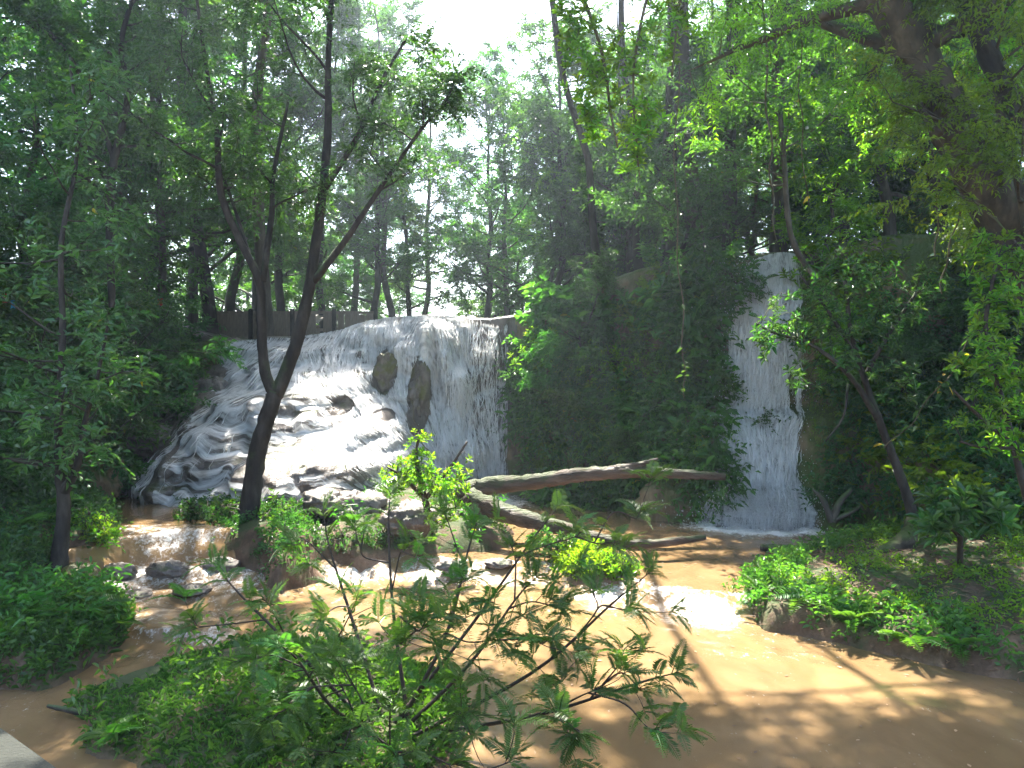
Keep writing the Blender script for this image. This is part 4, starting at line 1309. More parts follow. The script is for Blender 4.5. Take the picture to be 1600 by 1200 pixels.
rosette_shrub([[(300, 812, 14.6, 3), (300, 795, 14.6, 2)], [(330, 815, 14.3, 3), (340, 790, 14.3, 2)]],
              [(300, 798, 14.6, 34, 18, .35, 2), (345, 800, 14.3, 36, 22, .4, 2), (440, 800, 14.0, 44, 24, .4, 2.2), (420, 835, 13.6, 34, 16, .3, 1)], 200, 'deep', 'dark low shrubs crowding round the foot of the forked tree', 56, scale=(.5, .9))
rosette_shrub([[(535, 862, 13.9, 3), (535, 840, 13.9, 2)]], [(535, 845, 13.9, 50, 22, .4, 3), (570, 838, 13.8, 26, 20, .3, 1)], 130, 'deep', 'mossy dark shrub on the rock right of the forked tree', 57, scale=(.4, .75))
rosette_shrub([[(950, 900, 12.5, 3), (950, 880, 12.5, 2)]], [(945, 882, 12.5, 44, 18, .35, 3), (985, 885, 12.4, 22, 12, .25, 1), (905, 880, 12.6, 26, 14, .25, 1)], 120, 'light', 'small sunlit bush on the mound at the water step', 58, scale=(.45, .8))
rosette_shrub([[(870, 868, 13.4, 3), (870, 845, 13.4, 2)]], [(868, 850, 13.4, 36, 20, .35, 2), (910, 845, 13.6, 24, 14, .25, 1), (840, 842, 13.5, 28, 20, .3, 1)], 100, 'near', 'low bush beside the sunken end of the second log', 59, scale=(.5, .85))
for i_, (u_, v_, Y_, n_, k_, sc_, lab_) in enumerate([(1080, 430, 19.2, 40, 'big', (.8, 1.2), 'big-leaved climber at the top of the cliff left of the tall fall'), (880, 660, 20.4, 60, 'near', (.9, 1.4), 'leafy clump low on the cliff beside the wide fall'),
        (960, 560, 20.0, 50, 'light', (.8, 1.3), 'lighter leafy clump half way up the cliff between the falls'), (1040, 640, 18.9, 40, 'big', (.5, .9), 'broad-leaved plant near the foot of the cliff left of the tall fall'),
        (850, 540, 21.2, 60, 'light', (.8, 1.2), 'yellow-green sprig clump overhanging the right edge of the wide fall'), (920, 720, 19.6, 46, 'near', (.7, 1.2), 'leafy clump above the fallen trunk'), (1152, 440, 18.5, 46, 'near', (.8, 1.3), 'glossy clump hugging the left side of the tall fall lip'), (1266, 405, 18.3, 44, 'light', (.8, 1.3), 'bright clump hugging the right side of the tall fall lip')]):
    rosette_shrub([[(u_, v_ + 30, Y_ + .4, 4), (u_, v_ + 10, Y_ + .1, 3), (u_ - 10, v_ - 10, Y_ - .2, 2)]], [(u_, v_, Y_ - .25, 46, 34, .35, 2), (u_ - 30, v_ + 20, Y_ - .2, 30, 28, .3, 1), (u_ + 30, v_ + 18, Y_ - .2, 30, 28, .3, 1)],
                  n_, k_, lab_, 600 + i_, 'plant', 'plant', scale=sc_)
# leafy vine curtain hanging from the canopy, top centre right
rosette_shrub([[(860, -120, 10.2, 3), (905, -20, 10.2, 3), (940, 80, 10.2, 2.6), (955, 180, 10.2, 2), (965, 230, 10.2, 1.2)], [(1060, -150, 10.3, 3), (1010, 0, 10.3, 2.6), (990, 120, 10.3, 2), (995, 230, 10.3, 1.5), (1000, 280, 10.3, 1)],
               [(1080, -120, 10.5, 3), (1060, 20, 10.5, 2), (1050, 120, 10.5, 1.5)]],
              [(900, 40, 10.2, 45, 60, .35, 2.5), (930, 120, 10.2, 50, 60, .35, 2.5), (985, 90, 10.3, 50, 70, .35, 3), (1000, 190, 10.3, 40, 50, .3, 2), (990, 250, 10.3, 22, 26, .2, .6), (1050, 40, 10.5, 40, 60, .35, 2), (890, -60, 10.2, 60, 60, .4, 2), (1040, -60, 10.4, 70, 60, .4, 2), (925, 190, 10.2, 24, 36, .2, .8)],
              300, 'light', 'curtain of sunlit climbing leaves hanging from the canopy', 60, 'leafy_vine', 'vine', 'vine', (.6, 1.0))


# ------------------------------------------------------------------ undergrowth that reads as one mass
def cliff_cover(name, label, boxes, n, mat, leaf, m, tl, seed, six=False, keep=0.0, w=.42, outw=.5, droop=.25, hang=.0):
    """leafy sprigs rooted on the cliff face inside pixel boxes (u0, v0, u1, v1, weight)"""
    rng = R_(seed)
    wts = np.array([(b[2] - b[0]) * (b[3] - b[1]) * b[4] for b in boxes], float)
    ks = rng.choice(len(boxes), n, p=wts / wts.sum())
    u = np.array([rng.uniform(boxes[k][0], boxes[k][2]) for k in ks])
    v = np.array([rng.uniform(boxes[k][1], boxes[k][3]) for k in ks])
    Y = np.full(n, 20.0)
    for _ in range(5):
        x, z = (u - 800) / F * Y, H - (v - 600) / F * Y
        Y = cliff_y(x, np.minimum(z, np.interp(x, xs, ZT)))
    x, z = (u - 800) / F * Y, H - (v - 600) / F * Y
    clump = fbm(x, z, s=.8, oct=3, seed=seed)
    ok = (clump + rng.normal(size=n) * .12 > keep) & (z < np.interp(x, xs, ZT) + .35)
    x, z, Y = x[ok], z[ok], Y[ok]
    nn = len(x)
    O = np.stack([x, Y + .03, z], -1)
    D = norm(np.stack([rng.normal(size=nn) * .55, -np.abs(rng.normal(size=nn)) * .8 - .25, rng.normal(size=nn) * .5 + .25 - hang], -1))
    O = O + D * (rng.random((nn, 1)) ** 1.3) * outw * np.clip(.35 + 2.2 * (clump[ok][:, None] - keep), .25, 2.4)
    mb, wd = MB(), MB()
    spray(mb, O, D, rng, m, tl, leaf, w, six, droop, mbw=None)
    return mb.obj(name, M[mat], None, False, label=label, kind='stuff')


MID = [(800, 480, 830, 700, 1.2), (815, 470, 1130, 780, 1.0), (880, 400, 1150, 470, 1.6), (815, 455, 900, 500, 1.6), (830, 780, 1000, 815, .5)]
RGT = [(1290, 395, 1750, 800, 1.0), (1262, 395, 1290, 470, .6)]
LFT = [(-120, 520, 230, 760, 1.0), (230, 520, 320, 640, .8)]
cliff_cover('undergrowth', 'dark leafy growth covering the cliff between the falls', MID, 3600, 'leaf_mid', .20, 8, .55, 71, keep=.0)
cliff_cover('undergrowth', 'broad-leaved climbers on the cliff between the falls', MID, 1900, 'leaf_mid', .30, 6, .55, 72, True, keep=.08, w=.5)
cliff_cover('undergrowth', 'pale fine-leaved sprays hanging over the cliff between the falls', MID, 1500, 'leaf_light', .10, 14, .6, 77, keep=.12, w=.3, droop=.4, hang=.3)
cliff_cover('undergrowth', 'dark leafy growth covering the wall right of the tall fall', RGT, 5200, 'leaf_deep', .14, 9, .5, 73, keep=.0)
cliff_cover('undergrowth', 'lighter climbing leaves on the wall right of the tall fall', RGT, 3200, 'leaf_light', .15, 8, .45, 74, True, keep=.0, w=.5)
cliff_cover('undergrowth', 'shaded leafy growth on the slope left of the wide fall', LFT, 5000, 'leaf_deep', .15, 8, .45, 75, keep=-.25)
cliff_cover('moss_curtain', 'hanging moss and ferns on the ochre wall beside the tall fall', [(1262, 560, 1330, 800, 1.0), (1090, 660, 1125, 790, .5), (980, 740, 1090, 815, .5)], 1500, 'leaf_light', .05, 12, .3, 76, keep=.05, outw=.1, droop=.5, hang=.8, w=.3)


def ground_cover(name, label, poly, n, mats, leaf, seed, zmin=.02, six=True, w=.4, dens=-.4, tl=.16, m=5, up=.9, inset=0.0, dmax=9.0, xmin=-99.0):
    rng = R_(seed)
    poly = np.asarray(poly)
    lo, hi = poly.min(0), poly.max(0)
    x, y = rng.uniform(lo[0], hi[0], n), rng.uniform(lo[1], hi[1], n)
    d = poly_sdf(x, y, poly)
    cl = fbm(x, y, s=1.4, oct=3, seed=seed)
    ok = (d > inset) & (d < dmax) & (cl > dens) & (x > xmin)
    x, y = x[ok], y[ok]
    z = ground_z(x, y)
    ok = z > zmin
    x, y, z = x[ok], y[ok], z[ok]
    nn = len(x)
    mb = MB()
    O = np.stack([x, y, z - .01], -1)
    D = norm(np.stack([rng.normal(size=nn) * .5, rng.normal(size=nn) * .5, np.full(nn, up)], -1))
    spray(mb, O, D, rng, m, tl, leaf, w, six, .25)
    return mb.obj(name, M[mats], None, False, label=label, kind='stuff')


def grass(name, label, poly, n, L, seed, zmin=.02, mat='grass', dens=-.5):
    rng = R_(seed)
    poly = np.asarray(poly)
    lo, hi = poly.min(0), poly.max(0)
    x, y = rng.uniform(lo[0], hi[0], n), rng.uniform(lo[1], hi[1], n)
    ok = (poly_sdf(x, y, poly) > -.05) & (fbm(x, y, s=1.8, oct=3, seed=seed) > dens)
    x, y = x[ok], y[ok]
    z = ground_z(x, y)
    ok = z > zmin
    x, y, z = x[ok], y[ok], z[ok]
    nn = len(x)
    d = norm(np.stack([rng.normal(size=nn) * .5, rng.normal(size=nn) * .5, np.full(nn, .8)], -1))
    nrm = np.stack([rng.normal(size=nn), rng.normal(size=nn), np.full(nn, .3)], -1)
    mb = MB()
    leaves6(mb, np.stack([x, y, z - .01], -1), d, nrm, L * rng.uniform(.4, 1.3, nn), .10, .02, .45, rng.random(nn) * .97)
    return mb.obj(name, M[mat], None, False, label=label, kind='stuff')


IS = {k: v[0] for k, v in ISLETS.items()}
grass('grass', 'grass on the near islet', IS['fore'], 22000, .12, 81, dens=-.3)
ground_cover('ground_cover', 'small-leaved weeds on the near islet', IS['fore'], 2600, 'leaf_mid', .045, 82, dens=.08, tl=.14)
ground_cover('ground_cover', 'dark weeds on the left islet', IS['left'], 5200, 'leaf_mid', .08, 83, tl=.25, m=6)
grass('grass', 'grass on the left islet', IS['left'], 8000, .2, 84)
ground_cover('ground_cover', 'dense low herbs on the forked tree islet', IS['fork'], 3500, 'leaf_deep', .08, 85, tl=.25, m=6, dens=-.05)
ground_cover('ground_cover', 'green herbs on the middle islet', IS['middle'], 4500, 'leaf_mid', .08, 86, tl=.25, m=6, dens=.0)
ground_cover('ground_cover', 'herbs on the mound at the water step', IS['dam'], 1800, 'leaf_light', .08, 87, tl=.25, m=6)
ground_cover('ground_cover', 'leafy edge plants along the right bank', IS['right'], 26000, 'fern', .10, 88, tl=.3, m=6, dmax=.75, dens=-.35)
ground_cover('ground_cover', 'bright seedlings spread over the right bank', IS['right'], 23000, 'leaf_light', .07, 89, tl=.25, m=6, inset=.5, dens=.02)
grass('leaf_litter', 'brown fallen leaves on the right bank', IS['right'], 35000, .09, 90, mat='litter', dens=-.6)
ground_cover('ground_cover', 'dark herbs on the left bank', IS['leftbank'], 14000, 'leaf_deep', .10, 91, tl=.35, m=6, dens=-.6, xmin=-9.5)
for nm_, ky_, n_, mt_, sd_ in (('tall weeds on the near islet', 'fore', 260, 'frond', 92), ('tall weeds on the left islet', 'left', 420, 'fern', 93), ('tall weeds along the right bank', 'right', 1200, 'fern', 94),
                               ('tall weeds round the forked tree', 'fork', 110, 'leaf_mid', 95), ('tall weeds on the middle islet', 'middle', 170, 'leaf_mid', 96), ('tall weeds on the left bank', 'leftbank', 600, 'leaf_mid', 97)):
    ground_cover('weeds', nm_, IS[ky_], n_, mt_, .12, sd_, tl=.5, m=9, dens=-.3, w=.3, up=1.3)
rng = R_(98)
fl_x, fl_y = rng.uniform(-4, 7, 420), rng.uniform(6, 16, 420)
fz_, ff_ = river(fl_x, fl_y)
k_ = (ground_z(fl_x, fl_y) < fz_ - .05) & (ff_ < .5)
mbf = MB()
az_ = rng.uniform(0, 6.28, k_.sum())
leaves6(mbf, np.stack([fl_x[k_], fl_y[k_], fz_[k_] + .012], -1), np.stack([np.cos(az_), np.sin(az_), 0 * az_], -1), np.tile([0, 0, 1.], (k_.sum(), 1)), rng.uniform(.03, .07, k_.sum()), .5, .03, 0.0)
mbf.obj('floating_leaves', M['litter'], None, False, label='dead leaves drifting on the muddy pool', kind='stuff')
# leaf litter lies flat
lit = bpy.data.objects.get('leaf_litter')
cov = np.zeros(len(lit.data.vertices) * 3, np.float32)
lit.data.vertices.foreach_get('co', cov)
cov = cov.reshape(-1, 6, 3)
c0 = cov[:, :1].copy()
rel = cov - c0
rl = R_(5)
a_ = rl.uniform(0, 6.28, len(rel))
out_ = np.stack([rel[..., 2] * np.cos(a_)[:, None] + rel[..., 0] * 3 * -np.sin(a_)[:, None], rel[..., 2] * np.sin(a_)[:, None] + rel[..., 0] * 3 * np.cos(a_)[:, None], rel[..., 1] * .4 + .025], -1)
lit.data.vertices.foreach_set('co', (c0 + out_).astype(np.float32).ravel())
lit.data.update()


# ------------------------------------------------------------------ fronds: ferns and the near bush
def frond_mesh(seed, L=.3, pairs=14, lw=.24, leafl=.3, mat='frond', curve=.25, taper=True, name='frond'):
    """feather leaf along +X, arching down"""
    rng = R_(seed)
    mb = MB()
    t = np.linspace(.14, .98, pairs)
    x = t * L
    z = L * (.22 * t - curve * t ** 2 * 1.3)
    prof = np.sin(np.pi * (t * .78 + .18)) ** .8 if taper else np.sin(np.pi * (t * .55 + .3)) ** .6
    for s in (-1, 1):
        p = np.stack([x, 0 * x, z], -1)
        d = np.stack([np.full(pairs, .45), np.full(pairs, s * 1.0), rng.normal(size=pairs) * .1 - .08], -1)
        nn = np.stack([rng.normal(size=pairs) * .15, rng.normal(size=pairs) * .15, np.ones(pairs)], -1)
        leaves4(mb, p, d, nn, L * leafl * prof * rng.uniform(.85, 1.1, pairs), lw, .04, .08, np.full(pairs, rng.random() * .94) * .6 + rng.random(pairs) * .36)
    tt2 = np.linspace(0, 1, 7)
    tube(mb, np.stack([tt2 * L, 0 * tt2, L * (.22 * tt2 - curve * tt2 ** 2 * 1.3)], -1), np.linspace(.006, .0015, 7) * L / .3, 3, cap=False)
    return mb.mesh(name, M[mat], False)


BF = [frond_mesh(200 + i, .24, 18, .24, .28, 'frond', .15 + .12 * i) for i in range(5)]
FF = [frond_mesh(220 + i, .62, 22, .26, .28, 'fern', .3 + .12 * i) for i in range(4)]


def fern(u, v, z, s, n, label, seed, group=None):
    rng = R_(seed)
    x, y = G(u, v, z)
    zz = float(ground_z(np.array([x]), np.array([y]))[0])
    e = empty('fern', (x, y, zz), label, 'fern', group)
    for i in range(n):
        link('frond', FF[rng.integers(4)], e, rot=(rng.normal() * .2, -rng.uniform(.15, .75), i / n * 6.28 + rng.random() * .5), scale=s * rng.uniform(.75, 1.15))
    return e


fern(60, 968, .4, 1.0, 11, 'large fern on top of the left islet', 301)
fern(130, 962, .4, .9, 10, 'fern at the right shoulder of the left islet', 302)
fern(10, 985, .4, .9, 9, 'fern at the left picture edge on the left islet', 303)
fern(178, 968, .3, .6, 9, 'small fern at the tip of the left islet over the water', 304)
fern(175, 1118, .3, .6, 7, 'pale fern on the near islet by the dead branch', 305)
fern(230, 1185, .2, .9, 8, 'fern at the lower left foot of the near islet', 306)
fern(1190, 915, .4, .7, 9, 'fern overhanging the pool at the tip of the right bank', 307)
fern(1270, 920, .5, .8, 10, 'fern on the brow of the right bank near its tip', 308)
fern(1330, 940, .5, .75, 9, 'fern half way along the right bank edge', 309)
fern(1420, 960, .5, .8, 9, 'bluish fern behind the right bank edge', 310)
fern(1500, 985, .4, .65, 8, 'fern near the crumbling end of the right bank', 311)
fern(60, 800, 1.2, 1.1, 10, 'fern on the dark bank left of the sunlit bush', 312)
fern(20, 830, 1.1, 1.0, 10, 'low fern at the left edge above the cascade', 313)
fern(835, 850, .6, .6, 8, 'fern on the middle islet under the log', 314)

# the near bush
rng = R_(400)
bush_base = np.array([*G(622, 1120, .28), .28])
TIPS = [(335, 880, 7.6), (300, 965, 7.2), (410, 935, 7.0), (455, 850, 7.8), (505, 800, 8.0), (560, 830, 7.8), (610, 770, 8.0), (640, 850, 7.4), (690, 800, 7.8), (745, 815, 7.6), (800, 850, 7.2),
        (875, 790, 7.6), (905, 830, 7.4), (960, 850, 7.3), (1000, 800, 7.6), (1020, 890, 7.0), (930, 920, 6.9), (985, 950, 6.8), (880, 950, 7.0), (1060, 1050, 6.4), (975, 1015, 6.5), (1000, 1075, 6.3),
        (930, 1075, 6.4), (870, 1060, 6.6), (1030, 1140, 6.0), (900, 1150, 6.0), (840, 900, 7.2), (760, 940, 6.8), (700, 960, 6.6), (720, 900, 7.0), (560, 930, 6.8), (500, 960, 6.7), (440, 1010, 6.6),
        (380, 1030, 6.6), (540, 1040, 6.3), (470, 1090, 6.2), (420, 1130, 6.1), (560, 1130, 5.9), (620, 1180, 5.8), (720, 1190, 5.8), (800, 1180, 5.9), (520, 1180, 5.9), (680, 1010, 6.4), (620, 1000, 6.4), (780, 1000, 6.6), (820, 960, 6.8)]
bush = empty('bush', bush_base, 'feathery-leaved bush spreading over the water in the foreground', 'bush')
wood, rest = MB(), MB()
FM = []
for me_ in BF:
    cc = np.zeros(len(me_.vertices) * 3, np.float32)
    me_.vertices.foreach_get('co', cc)
    ff = [tuple(p_.vertices) for p_ in me_.polygons]
    FM.append((cc.reshape(-1, 3), np.array([q_ for q_ in ff if len(q_) == 4])))
MAIN = [15, 11, 6, 4, 0, 19, 32, 26, 9, 37]
nodes = []                       # points along the stems that side stems can leave from


def stem(o, tip, r0, r1, sag):
    mid = (o + tip) / 2 + np.array([0, 0, sag]) + rng.normal(size=3) * .05
    pa = catmull(np.array([o, mid, tip * .85 + o * .15 + rng.normal(size=3) * .025 + np.array([0, 0, sag * .4]), tip]), 6)
    tube(wood, pa, np.linspace(r0, r1, len(pa)), 5, cap=False)
    for q_ in pa[3:-3]:
        nodes.append(q_)
    return pa


ends = []
for k in MAIN:
    u, v, Y = TIPS[k]
    tip = P(u, v, Y) - bush_base
    o = np.array([rng.normal() * .10, rng.normal() * .10, -.2])
    pa = stem(o, tip, .022, .004, -.07 if tip[2] > .3 else .2)
    ends += [(pa[-1], pa[-1] - pa[-3], 6), (pa[-5], pa[-4] - pa[-6], 3)]
extra = [(rng.uniform(430, 900), rng.uniform(890, 1170), rng.uniform(5.9, 7.2)) for _ in range(12)]
for k, (u, v, Y) in enumerate(TIPS + extra):
    if k in MAIN:
        continue
    tip = P(u, v, Y) - bush_base
    nn_ = np.array(nodes)
    dist = np.linalg.norm(nn_ - tip, axis=1) + .9 * np.maximum(0, np.linalg.norm(nn_, axis=1) - np.linalg.norm(tip) * .75)
    o = nn_[np.argmin(np.abs(dist - rng.uniform(.35, .6)))]
    pa = stem(o, tip, .009, .003, rng.normal() * .04)
    ends += [(pa[-1], pa[-1] - pa[-3], 5), (pa[-6], pa[-5] - pa[-7], 2)]
    for s_ in range(2):
        j = rng.integers(len(pa) // 3, len(pa) - 3)
        dd = norm(pa[j + 1] - pa[j]) + norm(rng.normal(size=3)) * .8
        sp = limb(rng, pa[j], dd, rng.uniform(.18, .42), 4, .05, .12)
        tube(wood, sp, np.linspace(.005, .0022, len(sp)), 3, cap=False)
        ends.append((sp[-1], sp[-1] - sp[-2], 4))
nfr = 0
order = rng.permutation(len(ends))
for e_ in order:
    o, d, nn_ = ends[e_]
    d = norm(d)
    a0 = rng.random() * 6.28
    for i in range(nn_):
        az = a0 + i * 2.4
        s1 = norm(np.cross(d, [0.1, 0.2, 1.0]))
        s2 = np.cross(s1, d)
        fd = norm(d * .5 + (s1 * math.cos(az) + s2 * math.sin(az) * .6) * 1.0 + np.array([0, 0, .12]))
        X_ = fd
        Y_ = norm(np.cross([0, 0, 1.0] + rng.normal(size=3) * .25, X_))
        Z_ = np.cross(X_, Y_)
        sc_ = rng.uniform(.8, 1.3)
        kk = int(rng.integers(5))
        RM = np.stack([X_, Y_, Z_], 1)
        if nfr < 300:
            ob = link('frond', BF[kk], bush, loc=o - d * .015 * i, scale=sc_)
            ob.rotation_euler = Matrix(RM.tolist()).to_euler()
        else:
            rest.add((FM[kk][0] * sc_) @ RM.T + o - d * .015 * i, FM[kk][1], rng.random() * .94)
        nfr += 1
rest.obj('foliage', M['frond'], bush, False, kind='stuff')
wood.obj('branches', M['stem'], bush)


# ------------------------------------------------------------------ logs, roots, vines
def log_obj(parts, label, seed, mat='log', name='log', cat='log'):
    rng = R_(seed)
    mb = MB()
    first = None
    for pts in parts:
        pa, ra = pxpath(pts, 10)
        if first is None:
            first = pa[0].copy()
        tt3 = np.arange(len(pa))
        ra = ra * (1 + .10 * fbm(tt3 * .4, tt3 * 0 + seed, s=1, oct=3, seed=seed))
        tube(mb, pa - first, ra, 14, rough=.07, rng=rng)
    return mb.obj(name, M[mat], label=label, cat=cat, loc=first)


log_obj([[(715, 772, 15.6, 15), (760, 760, 15.5, 14), (830, 753, 15.4, 12), (900, 743, 15.3, 11), (960, 738, 15.2, 10.5), (1010, 738, 15.2, 9), (1070, 741, 15.2, 7.5), (1133, 745, 15.2, 6)],
         [(960, 735, 15.2, 8), (1000, 726, 15.2, 5), (1028, 717, 15.2, 2)], [(730, 780, 15.5, 16), (750, 800, 15.3, 12), (768, 815, 15.2, 5)]],
        'long weathered fallen trunk with a splintered branch, lying across the pool', 1)
log_obj([[(735, 778, 15.0, 16), (775, 796, 14.6, 15), (830, 814, 14.2, 13), (890, 828, 13.9, 11), (950, 845, 13.6, 9), (1010, 850, 13.5, 7), (1060, 845, 13.6, 6), (1102, 840, 13.7, 4)]],
        'dark second log sloping down into the muddy pool', 2)
log_obj([[(1188, 855, 14.2, 5), (1230, 858, 14.0, 7), (1270, 860, 13.9, 7), (1315, 862, 13.8, 9)]], 'short dark log at the far tip of the right bank', 3, 'bark')
log_obj([[(1480, 957, 10.6, 3), (1530, 968, 10.3, 4), (1570, 985, 10.0, 4), (1620, 1000, 9.8, 4)]], 'grey dead branch lying on the right bank litter', 4, 'bark_pale', 'dead_branch', 'branch')
log_obj([[(75, 1103, 7.8, 3), (110, 1110, 7.7, 4.5), (140, 1116, 7.65, 4)]], 'short dark dead branch on the near islet', 5, 'bark', 'dead_branch', 'branch')
log_obj([[(1430, 815, 12.85, 14), (1422, 838, 12.7, 15), (1400, 855, 12.5, 13), (1370, 866, 12.4, 9), (1330, 872, 12.4, 4)], [(1432, 820, 12.85, 12), (1440, 856, 12.6, 12), (1420, 875, 12.4, 9), (1370, 886, 12.2, 4)],
         [(1434, 820, 12.85, 12), (1462, 850, 12.8, 9), (1500, 862, 12.7, 5)]], 'mossy buttress roots gripping the top of the right bank', 6, 'bark_mossy', 'buttress_root', 'root')
log_obj([[(1300, 815, 15.6, 7), (1312, 785, 15.6, 5), (1330, 765, 15.6, 3)], [(1300, 815, 15.6, 6), (1285, 780, 15.6, 4), (1270, 765, 15.6, 2)], [(1302, 812, 15.6, 5), (1330, 800, 15.5, 3), (1345, 790, 15.5, 2)]],
        'pale driftwood roots beside the foot of the tall fall', 7, 'bark_pale', 'driftwood', 'driftwood')


def vine(pts, label, leaves=0, seed=1, mat='vine'):
    rng = R_(seed)
    mb = MB()
    pa, ra = pxpath(pts, 12)
    ra = ra * .65 * (1 + .35 * np.abs(fbm(np.arange(len(pa)) * .7, 0 * ra + seed, s=1, oct=2, seed=seed)))
    pa = pa + np.stack([.03 * np.sin(np.arange(len(pa)) * .5 + seed), .03 * np.cos(np.arange(len(pa)) * .37), 0 * ra], -1)
    tube(mb, pa - pa[0], ra, 5, cap=False)
    o = mb.obj('hanging_vine', M[mat], label=label, cat='vine', loc=pa[0])
    if leaves:
        k = rng.integers(0, len(pa), leaves)
        d = norm(rng.normal(size=(leaves, 3)) * np.array([1, 1, .4]))
        lm = MB()
        leaves6(lm, pa[k] - pa[0] + rng.normal(size=(leaves, 3)) * .04, d, norm(rng.normal(size=(leaves, 3)) + np.array([0, 0, 1.])), rng.uniform(.08, .15, leaves), .5, .05, .4)
        lm.obj('leaves', M['leaf_near'], o, False)
    return o


vine([(1062, -120, 14.5, 1.6), (1060, 100, 14.5, 1.6), (1055, 300, 14.5, 1.5), (1064, 450, 14.5, 1.6), (1068, 560, 14.5, 1.5), (1070, 622, 14.5, 1)], 'long thin vine hanging straight down before the dark cliff', 26, 1)
vine([(1190, -120, 14.0, 2), (1196, 100, 14, 2.2), (1203, 220, 14, 2.4), (1206, 300, 14, 2.2), (1212, 380, 14, 1.5)], 'pale twisted vine hanging above the tall fall', 24, 2)
vine([(1246, -60, 13.5, 1.5), (1250, 100, 13.5, 1.5), (1252, 200, 13.5, 1.5), (1262, 320, 13.5, 1.2)], 'leafy vine with pale leaves right of the tall fall lip', 90, 3)
vine([(1385, 700, 12.0, 1.2), (1440, 640, 11.8, 1.2), (1500, 560, 11.5, 1.2), (1530, 480, 11.3, 1.2)], 'leafy vine trailing down from the shrub at the right edge', 70, 4)
vine([(642, 622, 20.6, 1.2), (648, 655, 20.4, 1.4), (660, 690, 20.1, 1.5), (680, 722, 19.8, 1.3)], 'pale dry stalk leaning on the dark rock rib of the wide fall', 0, 5)
vine([(1460, 240, 12.0, 2), (1465, 330, 12, 2), (1462, 400, 12, 1.8)], 'short root hanging from the leaning trunk', 8, 6)
vine([(1500, 330, 12.2, 2), (1480, 400, 12.2, 2.2), (1470, 460, 12.2, 1.6)], 'crooked root dangling under the leaning trunk', 10, 7)

# ------------------------------------------------------------------ fence and shed above the wide fall, cloths, concrete
def bx(mb, x0, x1, y0, y1, z0, z1, dz=0.0):
    v = np.array([(x, y, z + (dz if x == x1 else 0)) for z in (z0, z1) for y in (y0, y1) for x in (x0, x1)], float)
    f = np.array([[0, 2, 3, 1], [4, 5, 7, 6], [0, 1, 5, 4], [2, 6, 7, 3], [0, 4, 6, 2], [1, 3, 7, 5]])
    mb.add(v, f)
    return mb


YF = 25.6
fx0, fx1 = (325 - 800) / F * YF, (590 - 800) / F * YF
fz = H + 85 / F * YF - .25
fence = empty('fence', ((fx0 + fx1) / 2, YF, fz), 'brown plank fence on the plateau behind the forked tree', 'fence')
rng = R_(500)
L_ = (fx1 - fx0)
pl = MB()
bx(pl, -.112, .112, -.012, .012, 0, .8)
plm = pl.mesh('plank', M['plank'], False)
np_ = int(L_ / .23)
for i in range(np_):
    if i in (7, 15):
        continue
    link('plank', plm, fence, loc=(-L_ / 2 + .1 + i * .23, 0, rng.uniform(-.02, .02)), rot=(0, rng.normal() * .012, 0), scale=(1, 1, rng.uniform(.93, 1.04)))
for z_ in (.2, .75):
    bx(MB(), -L_ / 2, L_ / 2, .02, .07, z_, z_ + .09).obj('rail', M['plank'], fence, False)
for i in range(5):
    px_ = -L_ / 2 + .05 + i * (L_ - .1) / 4
    bx(MB(), px_ - .06, px_ + .06, -.10, -.015, -.3, .9).obj('post', M['bark'], fence, False)
shed = empty('shed', ((425 - 800) / F * 29, 29, fz - .6), 'low brown shed with a tin roof behind the plank fence', 'shed')
bx(MB(), -1.3, 1.3, 0, 1.8, 0, 1.35).obj('wall', M['plank'], shed, False)
mb = MB()
v = np.array([(-1.6, -.35, 1.3), (1.6, -.35, 1.22), (1.6, 2.1, 1.75), (-1.6, 2.1, 1.8)])
mb.add(np.concatenate([v, v + [0, 0, .06]]), [[0, 3, 2, 1], [4, 5, 6, 7], [0, 1, 5, 4], [1, 2, 6, 5], [2, 3, 7, 6], [3, 0, 4, 7]])
mb.obj('roof', M['roof'], shed, False)


def cloth(u, v, Y, w, h, mat, label, seed):
    a = np.linspace(0, 1, 7)
    A, B = np.meshgrid(a, a)
    c = P(u, v, Y)
    x = (A - .5) * w / F * Y
    z = (.5 - B) * h / F * Y
    y = .04 * np.sin(A * 9 + seed) * B
    f_ = grid_faces(7, 7)
    vv = np.stack([x, y, z], -1).reshape(-1, 3)
    mb = MB().add(np.concatenate([vv, vv + [0, .008, 0]]), np.concatenate([f_, f_[:, ::-1] + 49]))
    return mb.obj('cloth', M[mat], label=label, cat='cloth', loc=c)


cloth(6, 466, 13.2, 10, 14, 'red_cloth', 'red cloth among the leaves at the left edge', 1)
cloth(20, 476, 13.3, 8, 14, 'blue_cloth', 'teal cloth beside the red one at the left edge', 2)
cloth(250, 472, 19.0, 8, 11, 'red_cloth', 'red cloth hanging in the thicket above the left bank', 3)

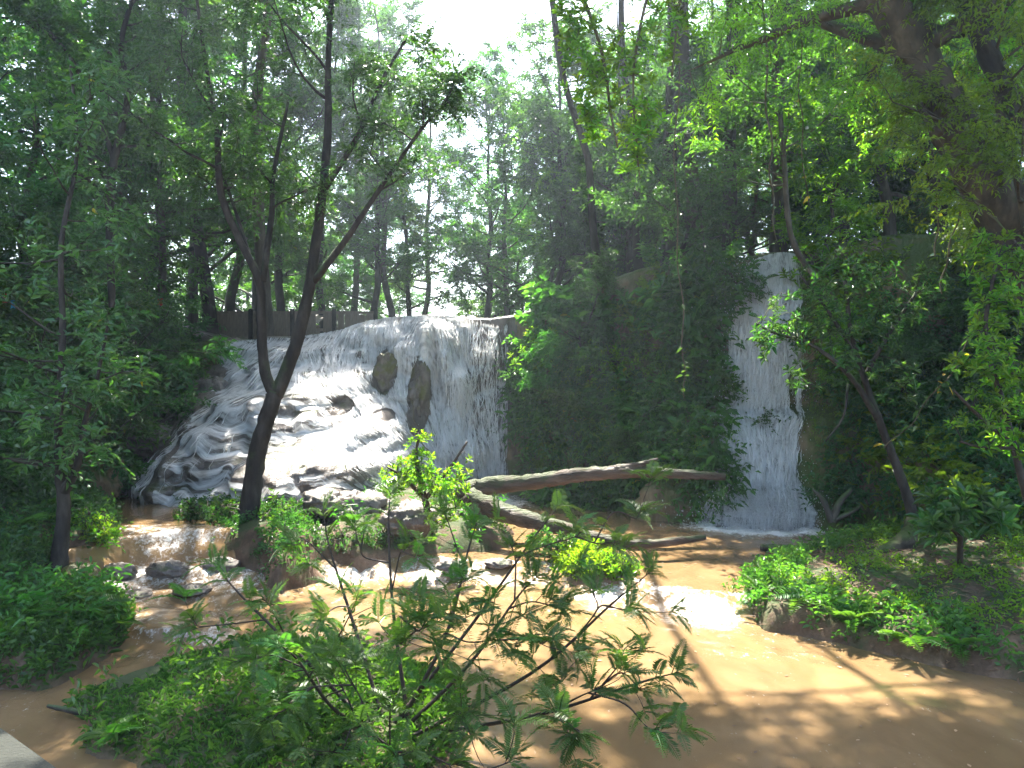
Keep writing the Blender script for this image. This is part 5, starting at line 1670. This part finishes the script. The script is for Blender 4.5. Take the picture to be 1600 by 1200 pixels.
mb = MB()
c = np.array([[-5.2, 4.95], [-3.05, 4.75], [-2.36, 4.19], [-2.2, 2.5], [-5.2, 2.5]])
zt = 1.2
v = np.concatenate([np.c_[c, np.full(5, -.6)], np.c_[c, np.full(5, zt - .04)], np.c_[c * .99 + np.array([-3.6, 3.8]) * .01, np.full(5, zt)]])
q = [[i, (i + 1) % 5, (i + 1) % 5 + 5, i + 5] for i in range(5)] + [[i + 5, (i + 1) % 5 + 5, (i + 1) % 5 + 10, i + 10] for i in range(5)]
v = v[:, :]
mb.add(v, np.array(q)[:, ::-1])
mb.f.append(np.array([[14, 13, 12, 11, 10]])[:, ::-1])
mb.r.append(np.full(1, .5, np.float32))
mb.m.append(np.zeros(1, np.int32))
o = mb.obj('concrete_block', M['concrete'], smooth_=False, label='corner of a grey concrete block at the bottom left', cat='concrete block')

for (c_, r_, lab, dn) in (((5.35, 16.6, .5), (1.25, .7, .75), 'mist at the foot of the tall fall', .14), ((-1.75, 20.3, 1.0), (.95, .6, .8), 'mist at the foot of the wide fall', .16)):
    m, nt, out = new_mat('spray_mist')
    pv = nd(nt, 'ShaderNodeVolumePrincipled')
    pv.inputs['Color'].default_value = (.95, .97, 1, 1)
    pv.inputs['Density'].default_value = dn
    pv.inputs['Anisotropy'].default_value = .3
    nt.links.new(pv.outputs[0], out.inputs['Volume'])
    T_, Q_ = np.meshgrid(np.linspace(0, np.pi, 14), np.linspace(0, 2 * np.pi, 25), indexing='ij')
    vv = np.stack([np.sin(T_) * np.cos(Q_) * r_[0], np.sin(T_) * np.sin(Q_) * r_[1], np.cos(T_) * r_[2]], -1)
    MB().add(vv.reshape(-1, 3), grid_faces(14, 25)[:, ::-1]).obj('mist', m, kind='stuff', label=lab, loc=c_)

# ------------------------------------------------------------------ haze in the sunlit air
HAZE = 0.0018
if HAZE:
    m, nt, out = new_mat('haze_air')
    pv = nd(nt, 'ShaderNodeVolumePrincipled')
    pv.inputs['Color'].default_value = (0.74, 0.88, 1.0, 1)
    pv.inputs['Density'].default_value = HAZE
    pv.inputs['Anisotropy'].default_value = 0.65
    nt.links.new(pv.outputs[0], out.inputs['Volume'])
    bx(MB(), -155, 155, -62, 172, -2.5, 28.0).obj('haze', m, smooth_=False, kind='stuff', label='thin sunlit haze in the forest air')
